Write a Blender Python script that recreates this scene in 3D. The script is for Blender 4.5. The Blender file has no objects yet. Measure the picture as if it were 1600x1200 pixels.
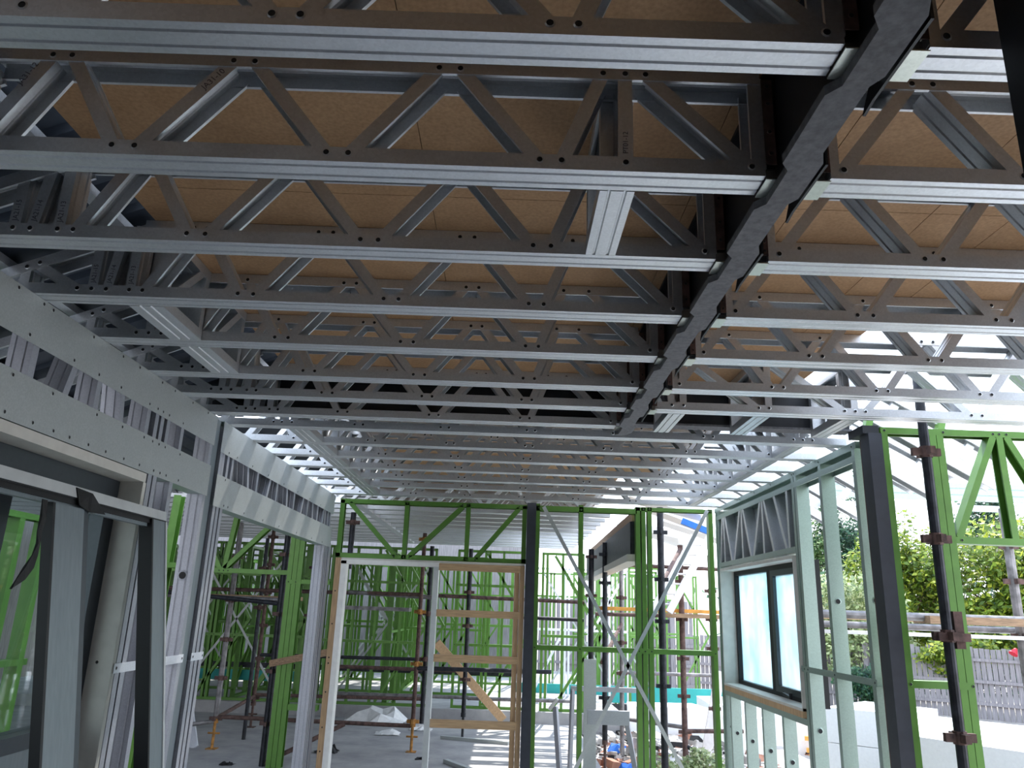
import bpy, math, random
from mathutils import Vector, Matrix
random.seed(7)
C = bpy.context.scene.collection
V = Vector
X_, Y_, Z_ = V((1,0,0)), V((0,1,0)), V((0,0,1))

# ------------------------------------------------------------------ materials
def new_mat(name):
    m = bpy.data.materials.new(name); m.use_nodes = True
    nt = m.node_tree; b = nt.nodes['Principled BSDF']
    return m, nt, b
def simple(name, col, rough=.6, metal=0., noise=.12, scale=30., bump=0., spec=.5, stretch=None):
    m, nt, b = new_mat(name)
    b.inputs['Roughness'].default_value = rough; b.inputs['Metallic'].default_value = metal
    b.inputs['Specular IOR Level'].default_value = spec
    tc = nt.nodes.new('ShaderNodeTexCoord'); n = nt.nodes.new('ShaderNodeTexNoise'); n.inputs['Scale'].default_value = scale
    n.inputs['Detail'].default_value = 5
    src = tc.outputs['Object']
    if stretch:
        mp = nt.nodes.new('ShaderNodeMapping'); mp.inputs['Scale'].default_value = stretch
        nt.links.new(src, mp.inputs['Vector']); src = mp.outputs['Vector']
    nt.links.new(src, n.inputs['Vector'])
    r = nt.nodes.new('ShaderNodeValToRGB'); nt.links.new(n.outputs['Fac'], r.inputs['Fac'])
    lo = [max(0, c*(1-noise)) for c in col]; hi = [min(1, c*(1+noise)) for c in col]
    r.color_ramp.elements[0].color = (*lo, 1); r.color_ramp.elements[1].color = (*hi, 1)
    r.color_ramp.elements[0].position = .3; r.color_ramp.elements[1].position = .7
    nt.links.new(r.outputs['Color'], b.inputs['Base Color'])
    if bump:
        bp = nt.nodes.new('ShaderNodeBump'); bp.inputs['Strength'].default_value = bump; bp.inputs['Distance'].default_value = .01
        nt.links.new(n.outputs['Fac'], bp.inputs['Height']); nt.links.new(bp.outputs['Normal'], b.inputs['Normal'])
    return m
M = {}
def galv(name, col, rough, metal):
    m, nt, b = new_mat(name)
    tc = nt.nodes.new('ShaderNodeTexCoord'); v = nt.nodes.new('ShaderNodeTexVoronoi'); v.inputs['Scale'].default_value = 160
    n = nt.nodes.new('ShaderNodeTexNoise'); n.inputs['Scale'].default_value = 9; n.inputs['Detail'].default_value = 4
    nt.links.new(tc.outputs['Object'], v.inputs['Vector']); nt.links.new(tc.outputs['Object'], n.inputs['Vector'])
    mx = nt.nodes.new('ShaderNodeMix'); mx.data_type = 'RGBA'
    mx.inputs['A'].default_value = (*[c*.88 for c in col], 1); mx.inputs['B'].default_value = (*[min(1, c*1.1) for c in col], 1)
    sep = nt.nodes.new('ShaderNodeSeparateColor'); nt.links.new(v.outputs['Color'], sep.inputs['Color'])
    ad = nt.nodes.new('ShaderNodeMath'); ad.operation = 'ADD'; nt.links.new(sep.outputs[0], ad.inputs[0]); nt.links.new(n.outputs['Fac'], ad.inputs[1])
    ml = nt.nodes.new('ShaderNodeMath'); ml.operation = 'MULTIPLY'; ml.inputs[1].default_value = .5; nt.links.new(ad.outputs[0], ml.inputs[0])
    nt.links.new(ml.outputs[0], mx.inputs['Factor']); nt.links.new(mx.outputs['Result'], b.inputs['Base Color'])
    b.inputs['Roughness'].default_value = rough; b.inputs['Metallic'].default_value = metal
    return m
M['galv'] = galv('galvanised_steel', (.66,.68,.70), .40, .82)
M['galv_stud'] = galv('galvanised_stud_steel', (.36,.45,.41), .38, .6)
M['galv_white'] = galv('bright_zinc_roof_steel', (.74,.76,.80), .5, .25)
M['plate'] = galv('zinc_bracing_sheet', (.44,.465,.455), .5, .4)
M['spangle'] = galv('spangled_bracket_zinc', (.62,.66,.60), .3, .8)
M['green'] = simple('green_coated_steel', (.10,.235,.035), .42, .1, .10, 12)
M['rivet'] = simple('rivet_hole', (.008,.008,.01), .6)
M['black_steel'] = simple('black_painted_steel', (.012,.014,.018), .5, .0, .25, 18)
M['charcoal'] = simple('charcoal_painted_steel', (.030,.034,.045), .5, .0, .15, 18)
M['beam_steel'] = simple('dusty_dark_steel', (.13,.13,.135), .8, .0, .25, 60, .1)
M['osb'] = None
M['timber'] = simple('pine_timber', (.50,.33,.18), .65, 0, .18, 6, .1, stretch=(14,14,1.2))
M['timber_h'] = simple('pine_timber_horizontal', (.50,.33,.18), .65, 0, .18, 6, .1, stretch=(1.2,14,14))
M['timber_dark'] = simple('weathered_plank_timber', (.30,.19,.11), .75, 0, .3, 8, .2, stretch=(2,12,12))
M['orange_timber'] = simple('orange_form_timber', (.75,.36,.07), .65, 0, .2, 8, .1)
M['white_paint'] = simple('white_primed_timber', (.74,.73,.69), .5, 0, .05, 20)
M['cream'] = simple('cream_primed_reveal', (.60,.58,.52), .55, 0, .07, 15)
M['concrete'] = None
M['rust'] = simple('rusty_scaffold_tube', (.11,.065,.055), .75, .2, .55, 22, .2)
M['tube'] = simple('galvanised_scaffold_tube', (.21,.20,.20), .55, .5, .45, 14, .1)
M['tube_dark'] = simple('dark_scaffold_tube', (.022,.024,.03), .5, .4, .6, 20, .1)
M['orange_rust'] = simple('orange_rusty_jack', (.42,.20,.05), .7, .2, .5, 30, .2)
M['alu_dark'] = simple('dark_grey_window_aluminium', (.055,.065,.075), .4, .3, .06, 40)
M['alu_slate'] = simple('slate_door_aluminium', (.20,.235,.25), .42, .25, .08, 9, stretch=(8,8,.8))
M['alu_black'] = simple('black_door_aluminium', (.006,.006,.007), .55, .1, .1, 30)
M['tape'] = simple('white_protective_tape', (.52,.54,.53), .4, 0, .08, 12, .15)
M['film_black'] = simple('torn_black_film', (.012,.012,.012), .8, 0, .3, 30, .3)
M['teal'] = simple('teal_board', (.02,.33,.31), .55, 0, .08, 6)
M['foam'] = simple('white_polystyrene', (.80,.82,.82), .9, 0, .03, 40)
M['fence'] = simple('grey_weathered_paling', (.24,.225,.235), .85, 0, .25, 5, .2, stretch=(9,9,.7))
M['soil'] = simple('pale_building_sand', (.36,.33,.30), .95, 0, .3, 3, .3)
M['blue'] = simple('blue_plastic_sheet', (.02,.16,.62), .45, 0, .15, 12)
M['paper'] = simple('white_wrapping_scrap', (.78,.78,.76), .7, 0, .1, 20)
M['blackrag'] = simple('black_rag', (.01,.01,.012), .8, 0, .4, 30)
M['matt_zinc'] = galv('matt_zinc_channel', (.40,.41,.45), .5, .6)
M['white_metal'] = simple('white_ladder_metal', (.70,.67,.65), .5, .1, .1, 14)
M['ink'] = simple('printed_ink', (.10,.10,.13), .7)
M['roof_dark'] = simple('dark_blue_roof_sheet', (.06,.075,.10), .5, .2, .2, 10)
M['red'] = simple('red_petals', (.55,.02,.04), .6, 0, .2, 30)
M['rock'] = simple('rubble_stone', (.42,.40,.38), .95, 0, .6, 4, .3)
M['brickred'] = simple('brick_rubble', (.36,.17,.11), .9, 0, .3, 8, .3)
M['bark'] = simple('bark', (.16,.11,.075), .9, 0, .3, 14, .4)
M['wallgrey'] = simple('dark_backing_board', (.035,.035,.037), .8, 0, .1, 10)
def leafmat(name, a, b_, c):
    m, nt, b = new_mat(name)
    g = nt.nodes.new('ShaderNodeNewGeometry'); r = nt.nodes.new('ShaderNodeValToRGB')
    nt.links.new(g.outputs['Random Per Island'], r.inputs['Fac'])
    r.color_ramp.elements[0].color = (*a,1); r.color_ramp.elements[1].color = (*c,1)
    e = r.color_ramp.elements.new(.55); e.color = (*b_,1)
    nt.links.new(r.outputs['Color'], b.inputs['Base Color']); b.inputs['Roughness'].default_value = .5
    # leaves let some light through
    b.inputs['Subsurface Weight'].default_value = 0
    t = nt.nodes.new('ShaderNodeBsdfTranslucent'); nt.links.new(r.outputs['Color'], t.inputs['Color'])
    mx = nt.nodes.new('ShaderNodeMixShader'); mx.inputs[0].default_value = .35
    nt.links.new(b.outputs[0], mx.inputs[1]); nt.links.new(t.outputs[0], mx.inputs[2])
    nt.links.new(mx.outputs[0], nt.nodes['Material Output'].inputs[0])
    return m
M['leaf_yellow'] = leafmat('yellow_green_leaves', (.05,.10,.015), (.18,.28,.03), (.50,.54,.06))
M['leaf_mid'] = leafmat('mid_green_leaves', (.05,.11,.04), (.14,.26,.08), (.40,.48,.22))
M['leaf_dark'] = leafmat('dark_green_leaves', (.015,.05,.035), (.04,.12,.06), (.11,.22,.10))
M['leaf_pale'] = leafmat('pale_green_leaves', (.14,.20,.09), (.34,.42,.18), (.66,.68,.42))
# particleboard sheet
def osb():
    m, nt, b = new_mat('particleboard_underside')
    tc = nt.nodes.new('ShaderNodeTexCoord')
    n = nt.nodes.new('ShaderNodeTexNoise'); n.inputs['Scale'].default_value = 90; n.inputs['Detail'].default_value = 6
    n2 = nt.nodes.new('ShaderNodeTexNoise'); n2.inputs['Scale'].default_value = 3.2; n2.inputs['Detail'].default_value = 4; n2.inputs['Distortion'].default_value = 1.5
    nt.links.new(tc.outputs['Object'], n.inputs['Vector']); nt.links.new(tc.outputs['Object'], n2.inputs['Vector'])
    r = nt.nodes.new('ShaderNodeValToRGB'); nt.links.new(n.outputs['Fac'], r.inputs['Fac'])
    r.color_ramp.elements[0].color = (.36,.205,.10,1); r.color_ramp.elements[1].color = (.50,.305,.155,1)
    r.color_ramp.elements[0].position = .25; r.color_ramp.elements[1].position = .7
    r2 = nt.nodes.new('ShaderNodeValToRGB'); nt.links.new(n2.outputs['Fac'], r2.inputs['Fac'])
    r2.color_ramp.elements[0].color = (.88,.85,.82,1); r2.color_ramp.elements[1].color = (1,1,1,1)
    r2.color_ramp.elements[0].position = .35; r2.color_ramp.elements[1].position = .6
    mx = nt.nodes.new('ShaderNodeMix'); mx.data_type='RGBA'; mx.blend_type='MULTIPLY'; mx.inputs['Factor'].default_value = 1
    nt.links.new(r.outputs['Color'], mx.inputs['A']); nt.links.new(r2.outputs['Color'], mx.inputs['B'])
    nt.links.new(mx.outputs['Result'], b.inputs['Base Color']); b.inputs['Roughness'].default_value = .7
    return m
M['osb'] = osb()
def concrete(nm,lo,hi):
    m, nt, b = new_mat(nm)
    tc = nt.nodes.new('ShaderNodeTexCoord')
    n = nt.nodes.new('ShaderNodeTexNoise'); n.inputs['Scale'].default_value = 2.2; n.inputs['Detail'].default_value = 8; n.inputs['Roughness'].default_value = .65
    nt.links.new(tc.outputs['Object'], n.inputs['Vector'])
    r = nt.nodes.new('ShaderNodeValToRGB'); nt.links.new(n.outputs['Fac'], r.inputs['Fac'])
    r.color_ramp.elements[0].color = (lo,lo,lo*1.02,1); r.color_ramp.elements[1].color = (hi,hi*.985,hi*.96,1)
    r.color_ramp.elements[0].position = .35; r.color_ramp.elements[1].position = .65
    nt.links.new(r.outputs['Color'], b.inputs['Base Color']); b.inputs['Roughness'].default_value = .85
    return m
M['concrete'] = concrete('bounce_bright_concrete',.62,.82); M['concrete_far'] = concrete('toned_down_concrete',.27,.42)  # same concrete: room slab lightened to bounce light, far slab toned darker
def glass(name, tint, milky=0.):
    m, nt, b = new_mat(name)
    nt.nodes.remove(b)
    tr = nt.nodes.new('ShaderNodeBsdfTransparent'); tr.inputs[0].default_value = (*tint,1)
    gl = nt.nodes.new('ShaderNodeBsdfGlossy'); gl.inputs['Roughness'].default_value = .02
    lw_ = nt.nodes.new('ShaderNodeLayerWeight'); pw = nt.nodes.new('ShaderNodeMath'); pw.operation = 'POWER'; pw.inputs[1].default_value = 4
    nt.links.new(lw_.outputs['Facing'], pw.inputs[0])
    fr = nt.nodes.new('ShaderNodeMath'); fr.operation = 'MULTIPLY_ADD'; fr.inputs[1].default_value = .7; fr.inputs[2].default_value = .05; nt.links.new(pw.outputs[0], fr.inputs[0])
    mx = nt.nodes.new('ShaderNodeMixShader'); nt.links.new(fr.outputs[0], mx.inputs[0]); nt.links.new(tr.outputs[0], mx.inputs[1]); nt.links.new(gl.outputs[0], mx.inputs[2])
    out = mx.outputs[0]
    if milky:
        tc = nt.nodes.new('ShaderNodeTexCoord'); n = nt.nodes.new('ShaderNodeTexNoise'); n.inputs['Scale'].default_value = 2.5; n.inputs['Detail'].default_value = 3
        mp = nt.nodes.new('ShaderNodeMapping'); mp.inputs['Scale'].default_value = (1,1.6,.9); nt.links.new(tc.outputs['Object'], mp.inputs[0]); nt.links.new(mp.outputs[0], n.inputs['Vector'])
        r = nt.nodes.new('ShaderNodeValToRGB'); nt.links.new(n.outputs['Fac'], r.inputs['Fac'])
        r.color_ramp.elements[0].color = (.50,.74,.78,1); r.color_ramp.elements[1].color = (.80,.90,.93,1)  # mottled tint stands for the film plus a painted fence reflection
        r.color_ramp.elements[0].position=.35; r.color_ramp.elements[1].position=.65
        df = nt.nodes.new('ShaderNodeBsdfTranslucent'); nt.links.new(r.outputs[0], df.inputs[0])
        m2 = nt.nodes.new('ShaderNodeMixShader'); m2.inputs[0].default_value = milky
        nt.links.new(out, m2.inputs[1]); nt.links.new(df.outputs[0], m2.inputs[2]); out = m2.outputs[0]
    nt.links.new(out, nt.nodes['Material Output'].inputs[0])
    return m
M['glass'] = glass('clear_glass', (.86,.93,.92))
M['glass_film'] = glass('film_and_reflection_glass', (.80,.93,.95), .75)

# ------------------------------------------------------------------ mesh builder
class MB:
    def __init__(s): s.v=[]; s.f=[]; s.m=[]
    def face(s, idx, m=0): s.f.append(tuple(idx)); s.m.append(m)
    def box(s, x0,x1,y0,y1,z0,z1, m=0):
        n=len(s.v)
        s.v += [V(p) for p in ((x0,y0,z0),(x1,y0,z0),(x1,y1,z0),(x0,y1,z0),(x0,y0,z1),(x1,y0,z1),(x1,y1,z1),(x0,y1,z1))]
        for q in ((0,3,2,1),(4,5,6,7),(0,1,5,4),(1,2,6,5),(2,3,7,6),(3,0,4,7)): s.face([n+i for i in q], m)
    def loft(s, loopA, loopB, m=0, caps=True):
        n=len(s.v); k=len(loopA); s.v += loopA+loopB
        for i in range(k):
            j=(i+1)%k; s.face((n+i,n+j,n+k+j,n+k+i), m)
        if caps: s.face(range(n+k-1,n-1,-1), m); s.face(range(n+k,n+2*k), m)
    def bar(s, p0,p1,w,h,up=Z_, m=0):
        p0=V(p0); p1=V(p1); d=(p1-p0).normalized(); up=V(up)
        a=d.cross(up).normalized(); b=a.cross(d).normalized()
        L=[a*(-w/2)+b*(-h/2), a*(w/2)+b*(-h/2), a*(w/2)+b*(h/2), a*(-w/2)+b*(h/2)]
        s.loft([p0+q for q in L],[p1+q for q in L], m)
    def tube(s, p0,p1,r,n=10,m=0,r2=None):
        p0=V(p0); p1=V(p1); d=(p1-p0).normalized(); r2=r if r2 is None else r2
        a=d.orthogonal().normalized(); b=d.cross(a)
        A=[a*math.cos(2*math.pi*i/n)+b*math.sin(2*math.pi*i/n) for i in range(n)]
        s.loft([p0+q*r for q in A],[p1+q*r2 for q in A], m)
    def chan(s, p0,p1, wdir, W, ddir, D, lip=.009, t=.0016, ribs=None, m=0):
        """lipped C section: web of width W along wdir, flanges of depth D along ddir"""
        p0=V(p0); p1=V(p1); w=V(wdir).normalized(); d=V(ddir).normalized()
        r = []
        ri = []
        if ribs:
            for c in ribs:
                r += [(c-.005,0),(c-.0015,.0035),(c+.0015,.0035),(c+.005,0)]
                ri += [(c-.005,t),(c-.0015,.0035+t),(c+.0015,.0035+t),(c+.005,t)]
        out=[(-W/2+lip,D),(-W/2,D),(-W/2,0)]+r+[(W/2,0),(W/2,D),(W/2-lip,D)]
        inn=[(-W/2+lip,D-t),(-W/2+t,D-t),(-W/2+t,t)]+ri+[(W/2-t,t),(W/2-t,D-t),(W/2-lip,D-t)]
        k=len(out); n=len(s.v)
        for p in (p0,p1):
            s.v += [p+w*a+d*b for a,b in out]+[p+w*a+d*b for a,b in inn]
        K=2*k
        for i in range(k-1):
            s.face((n+i,n+i+1,n+K+i+1,n+K+i), m)                       # outside
            s.face((n+k+i+1,n+k+i,n+K+k+i,n+K+k+i+1), m)               # inside
            s.face((n+i+1,n+i,n+k+i,n+k+i+1), m); s.face((n+K+i,n+K+i+1,n+K+k+i+1,n+K+k+i), m)  # ends
        s.face((n,n+K,n+K+k,n+k), m); s.face((n+k-1,n+2*k-1,n+K+2*k-1,n+K+k-1), m)
    def rivet(s, p, nrm, r=.0062, m=1, ring=0):
        p=V(p); nrm=V(nrm).normalized(); a=nrm.orthogonal().normalized(); b=nrm.cross(a)
        A=[a*math.cos(2*math.pi*i/10)+b*math.sin(2*math.pi*i/10) for i in range(10)]
        n=len(s.v); s.v += [p+q*r*1.7 for q in A]+[p+nrm*.0018+q*r*1.15 for q in A]+[p+nrm*.0006+q*r*.95 for q in A]
        for i in range(10):
            j=(i+1)%10
            s.face((n+i,n+j,n+10+j,n+10+i), ring); s.face((n+10+i,n+10+j,n+20+j,n+20+i), m)
        s.face(range(n+20,n+30), m)
    def prism(s, poly, z0, z1, m=0):
        s.loft([V((x,y,z0)) for x,y in poly],[V((x,y,z1)) for x,y in poly], m)
    def build(s, name, mats, parent=None, origin=None, smooth=False):
        if not isinstance(mats,(list,tuple)): mats=[mats]
        o0 = V(origin) if origin is not None else (world_loc(parent) if parent else V((0,0,0)))
        me=bpy.data.meshes.new(name); me.from_pydata([tuple(p-o0) for p in s.v],[],s.f)
        for q in mats: me.materials.append(M[q])
        me.polygons.foreach_set('material_index', s.m)
        if smooth: me.polygons.foreach_set('use_smooth',[True]*len(s.f))
        me.update()
        o=bpy.data.objects.new(name, me); C.objects.link(o)
        if parent: o.parent=parent; o.location = o0-world_loc(parent)
        else: o.location=o0
        return o
def world_loc(o):
    p=V(o.location)
    while o.parent: o=o.parent; p=p+V(o.location)
    return p
def tag(o, label=None, cat=None, group=None, kind=None):
    if label: o['label']=label
    if cat: o['category']=cat
    if group: o['group']=group
    if kind: o['kind']=kind
    return o
def thing(name, label, cat, loc=(0,0,0), group=None):
    o=bpy.data.objects.new(name,None); o.empty_display_size=.1; o.location=loc; C.objects.link(o)
    return tag(o,label,cat,group)
def structure(name, loc=(0,0,0)):
    o=bpy.data.objects.new(name,None); o.empty_display_size=.1; o.location=loc; C.objects.link(o)
    o['kind']='structure'; return o
def children(o): return [c for c in bpy.data.objects if c.parent==o]
def dup(root, loc, label, group=None, kids=None):
    r=root.copy(); C.objects.link(r); r.location=loc; r['label']=label
    if group: r['group']=group
    for ch in (kids or list(root.children)):
        c=ch.copy(); C.objects.link(c); c.parent=r
        for g in ch.children:
            d=g.copy(); C.objects.link(d); d.parent=c
    return r
def text_mesh(txt, size, pos, xdir, ydir, parent, mat='ink', name='printed_code'):
    cu=bpy.data.curves.new('t','FONT'); cu.body=txt; cu.size=size; cu.align_x='LEFT'; cu.extrude=.0002
    to=bpy.data.objects.new('t',cu); C.objects.link(to)
    dg=bpy.context.evaluated_depsgraph_get(); me=bpy.data.meshes.new_from_object(to.evaluated_get(dg))
    bpy.data.objects.remove(to); bpy.data.curves.remove(cu)
    x=V(xdir).normalized(); y=V(ydir).normalized(); z=x.cross(y)
    pl=world_loc(parent)
    R=Matrix(((x.x,y.x,z.x),(x.y,y.y,z.y),(x.z,y.z,z.z)))
    for v in me.vertices: v.co = R@v.co + V(pos)-pl
    me.materials.clear(); me.materials.append(M[mat])
    o=bpy.data.objects.new(name,me); C.objects.link(o); o.parent=parent
    return o

H=2.70        # underside of the floor trusses
TD=.30        # truss depth
CW=.088       # chord width
# ------------------------------------------------------------------ trusses
ORD=['first','second','third','fourth','fifth','sixth','seventh','eighth','ninth','tenth','eleventh','twelfth']
def web(parent, a, b, y0, open_=-1, mat='galv', name='web_member'):
    """web member from (xa,za) to (xb,zb); open_ -1: channel opens downward"""
    mb=MB(); pa=V((a[0],y0+CW/2,a[1])); pb=V((b[0],y0+CW/2,b[1])); d=(pb-pa).normalized()
    n=V((-d.z,0,d.x)); 
    if n.z<0 or (abs(n.z)<.05 and n.x<0): n=-n
    n = n*open_
    off = n*(-.0175)
    ribs = [-.02,.02]
    mb.chan(pa+off, pb+off, Y_, CW-.006, n, .035, ribs=ribs)
    return mb.build(name, [mat], parent)
def chord(parent, name, x0, x1, y0, z, up, rivets=(), mat='galv', ribs=(-.021,.021)):
    mb=MB(); d=Z_ if up else -Z_
    mb.chan((x0,y0+CW/2,z),(x1,y0+CW/2,z), Y_, CW, d, .040, lip=.009, ribs=ribs)
    zr = z+.024 if up else z-.024
    for x in rivets:
        mb.rivet((x,y0-.0004,zr), -Y_)
    return mb.build(name,[mat,'rivet'],parent)
def truss(label, group, x0, x1, y, bots, tops, webs, open_fn, tx0=None, rake=False, mat='galv', name='floor_truss', ztop=H+TD):
    t=thing(name,label,'floor truss',(x0,y,H),group)
    chord(t,'bottom_chord',x0,x1,y,H,True,bots,mat)
    chord(t,'top_chord',tx0 if tx0 is not None else x0,x1,y,ztop,False,tops,mat)
    for a,b in webs: web(t,a,b,y,open_fn(a,b),mat)
    if rake:
        mb=MB(); p=V((-1.36,y+CW/2,2.982)); q=V((-2.40,y+CW/2,2.56)); d=(q-p).normalized(); n=V((d.z,0,-d.x))
        if n.z>0: n=-n
        mb.chan(p-n*.0,q-n*.0,Y_,CW,n,.04,ribs=(-.021,.021))
        for x in (-1.754,-1.711): 
            zz=2.982+(x+1.36)*(.422/1.04); mb.rivet((x,y-.0004,zz-.022),-Y_)
        mb.build('rake_chord',[mat,'rivet'],t)
    return t
zb, zt = H+.022, H+TD-.022
def rk(x): return 2.982+(x+1.36)*(.422/1.04)-.03
# left-hand trusses (from the left wall to the dark beam)
LB=[-1.56,-1.509,-1.457,-1.375,-1.328,-.965,-.912-.02,-.471,-.418,.044,.097,.252,.556]
LB=[-1.56,-1.509,-1.457,-1.375,-1.328,-.989,-.934,-.471,-.418,.044,.097,.556]
LT=[-1.181,-1.133,-.728,-.675,-.213,-.16,.197,.303]
LW=[((-1.756,zb),(-1.756,rk(-1.756))),((-1.56,zb),(-1.715,rk(-1.715))),((-1.509,zb),(-1.509,rk(-1.509)+.01)),((-1.457,zb),(-1.425,zt-.01)),((-1.375,zb),(-1.375,zt)),
    ((-1.328,zb),(-1.181,zt)),((-1.133,zt),(-.989,zb)),((-.934,zb),(-.728,zt)),((-.675,zt),(-.471,zb)),((-.418,zb),(-.213,zt)),
    ((-.16,zt),(.044,zb)),((.097,zb),(.197,zt)),((.303,zt),(.556,zb)),((.575,zb),(.575,zt))]
YT=[1.176,1.625,2.08,2.535,2.99,3.45,3.83,4.225]
opn=lambda a,b:-1
GL='floor trusses left of the dark steel beam'
lt=truss('galvanised floor truss nearest the camera, left of the dark ceiling beam',GL,-1.80,.588,YT[0],LB,LT,LW,opn,tx0=-1.36,rake=True)
LTR=[lt]
for i in range(1,8):
    lab='galvanised floor truss left of the dark ceiling beam, %s from the camera'%ORD[i] + ('')
    LTR.append(dup(lt,(-1.80,YT[i],H),lab))
for i in (1,2):
    t=LTR[i]; y=YT[i]
    web(t,(.252,zb),(.252,zt),y,-1,name='web_member')
    for nm,z in (('rivet_head',H+.024),('rivet_head',H+TD-.024)):
        mb=MB(); mb.rivet((.252,y-.0006,z),-Y_); mb.build(nm,['galv','rivet'],t)
for t,y in ((LTR[2],YT[2]),(LTR[3],YT[3])):
    for txt,x,lean in (('JA21-15',-1.509,0.),('JA21-14',-1.453,.12),('JA21-13',-1.375,0.)):
        text_mesh(txt,.022,(x+.006,y+.0020,H+.048),(lean,0,1),(-1,0,lean),t)
text_mesh('JA31-12',.022,(-1.245,YT[1]+.0020,2.885),(.45,0,.9),(-.9,0,.45),LTR[1])
text_mesh('JA31-10',.022,(-.79,YT[1]+.0020,2.89),(.62,0,.78),(-.78,0,.62),LTR[1])
text_mesh('PT01-12',.018,(.258,YT[1]+.0020,H+.05),(0,0,1),(-1,0,0),LTR[1])
text_mesh('JA31-5',.022,(.135,YT[0]+.0020,2.80),(.38,0,.92),(-.92,0,.38),LTR[0])
# right-hand trusses
RB=[.777,1.210,1.265,1.700,1.755,2.185,2.240,2.67,2.72,3.15,3.21]
RT=[.969,1.021,1.455,1.51,1.94,1.995,2.43,2.48,2.92,2.97]
RW=[((.752,zb),(.752,zt)),((.777,zb),(.969,zt)),((1.021,zt),(1.210,zb)),((1.265,zb),(1.455,zt)),((1.51,zt),(1.70,zb)),((1.755,zb),(1.94,zt)),
    ((1.995,zt),(2.185,zb)),((2.24,zb),(2.43,zt)),((2.48,zt),(2.67,zb)),((2.72,zb),(2.92,zt)),((2.97,zt),(3.15,zb))]
opr=lambda a,b: 1 if (b[0]-a[0])*(b[1]-a[1])<0 else -1
GR='floor trusses right of the dark steel beam'
rt=truss('galvanised floor truss nearest the camera, right of the dark ceiling beam',GR,.745,3.6,YT[0],RB,RT,RW,opr)
for i in range(1,6):
    dup(rt,(.745,YT[i],H),'galvanised floor truss right of the dark ceiling beam, %s from the camera'%ORD[i])
R7=[((.821,zb),(.80,zt)),((.881,zb),(.881,zt)),((.93,zt),(1.27,zb)),((1.323,zb),(1.323,zt)),((1.37,zt),(1.713,zb)),((1.768,zb),(1.768,zt)),((1.821,zb),(2.06,zt)),
    ((2.11,zt),(2.366,zb)),((2.421,zb),(2.6,zt)),((2.65,zt),(2.9,zb)),((2.95,zb),(3.2,zt))]
truss('galvanised floor truss right of the dark ceiling beam with three short blocks behind it',GR,.735,3.6,YT[6],
      [.821,.881,1.27,1.323,1.713,1.768,1.821,2.366,2.421,2.9,2.95],[.8,.881,1.323,1.37,1.768,2.06,2.11,2.6,2.65],R7,opr)
# full-width trusses beyond the cross beam
YF=[4.53,4.985,5.44,5.90,6.36,6.82,7.385]
FB=[-1.44,-1.39,-1.33,-.95,-.90,-.43,-.38,.09,.14,.61,.66,1.156,1.214,1.70,1.757,1.815]
FT=[-1.36,-1.17,-1.12,-.68,-.63,-.16,-.11,.36,.41,.88,.94,1.40,1.46,1.757]
FW=[((-1.756,zb),(-1.60,zt-.03)),((-1.44,zb),(-1.56,zt-.06)),((-1.39,zb),(-1.39,zt)),((-1.33,zb),(-1.17,zt)),((-1.12,zt),(-.95,zb)),((-.90,zb),(-.68,zt)),((-.63,zt),(-.43,zb)),((-.38,zb),(-.16,zt)),
    ((-.11,zt),(.09,zb)),((.14,zb),(.36,zt)),((.41,zt),(.61,zb)),((.66,zb),(.88,zt)),((.94,zt),(1.156,zb)),((1.214,zb),(1.40,zt)),((1.46,zt),(1.70,zb)),((1.757,zb),(1.757,zt)),((1.815,zb),(1.98,zt-.04))]
GF='full width floor trusses beyond the cross beam'
ft=truss('full width galvanised truss just beyond the dark cross beam',GF,-1.82,2.02,YF[0],FB,FT,FW,opn,tx0=-1.6)
for i in range(1,7):
    dup(ft,(-1.82,YF[i],H),'full width galvanised truss, %s beyond the dark cross beam'%ORD[i] + (', above the green end wall' if i==6 else ''))
# blocking pieces between trusses (run towards the end wall)
def blocking(x0,x1,ya,yb,label,group,tall=True):
    t=thing('blocking_piece',label,'blocking',((x0+x1)/2,ya,H),group)
    xc=(x0+x1)/2; W=x1-x0
    mb=MB(); mb.chan((xc,ya,H-.001),(xc,yb,H-.001),X_,W,Z_,.04,ribs=(-.02,.02)); mb.build('bottom_chord',['galv'],t)
    mb=MB(); mb.chan((xc,ya,H+TD),(xc,yb,H+TD),X_,W,-Z_,.04,ribs=(-.02,.02)); mb.build('top_chord',['galv'],t)
    for y,d in ((ya+.002,Y_),(yb-.002,-Y_)):
        mb=MB(); mb.chan((xc,y,H+.003),(xc,y,H+TD-.003),X_,W-.004,d,.035); mb.build('end_stud',['galv'],t)
    mb=MB(); mb.chan((xc,ya+.04,H+.03),(xc,yb-.04,H+TD-.03),X_,W-.004,V((0,1,-1)) if False else V((0,-(TD-.06),(yb-ya-.08))).normalized(),.033); mb.build('web_member',['galv'],t)
    return t
blocking(.200,.288,YT[1]+CW+.003,YT[2]-.003,'zinc blocking piece between second and third trusses, left of dark beam','ceiling blocking pieces')
GBL='blocking pieces at the left ends of the trusses'
for k,(a,b) in enumerate(((3,4),(4,5))):
    blocking(-1.415,-1.288,YT[a]+CW+.003,YT[b]-.003,'wide zinc blocking piece near left wall between %s and %s trusses'%(ORD[a],ORD[b]),GBL)
for k,(x0,x1,w) in enumerate(((.82,.908,'nearest the dark ceiling beam'),(1.265,1.353,'middle of the three'),(1.735,1.823,'nearest the right steel column'))):
    blocking(x0,x1,YT[6]+CW+.003,4.352,'short zinc block before the cross beam, '+w,'three short blocks before the cross beam')
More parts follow.
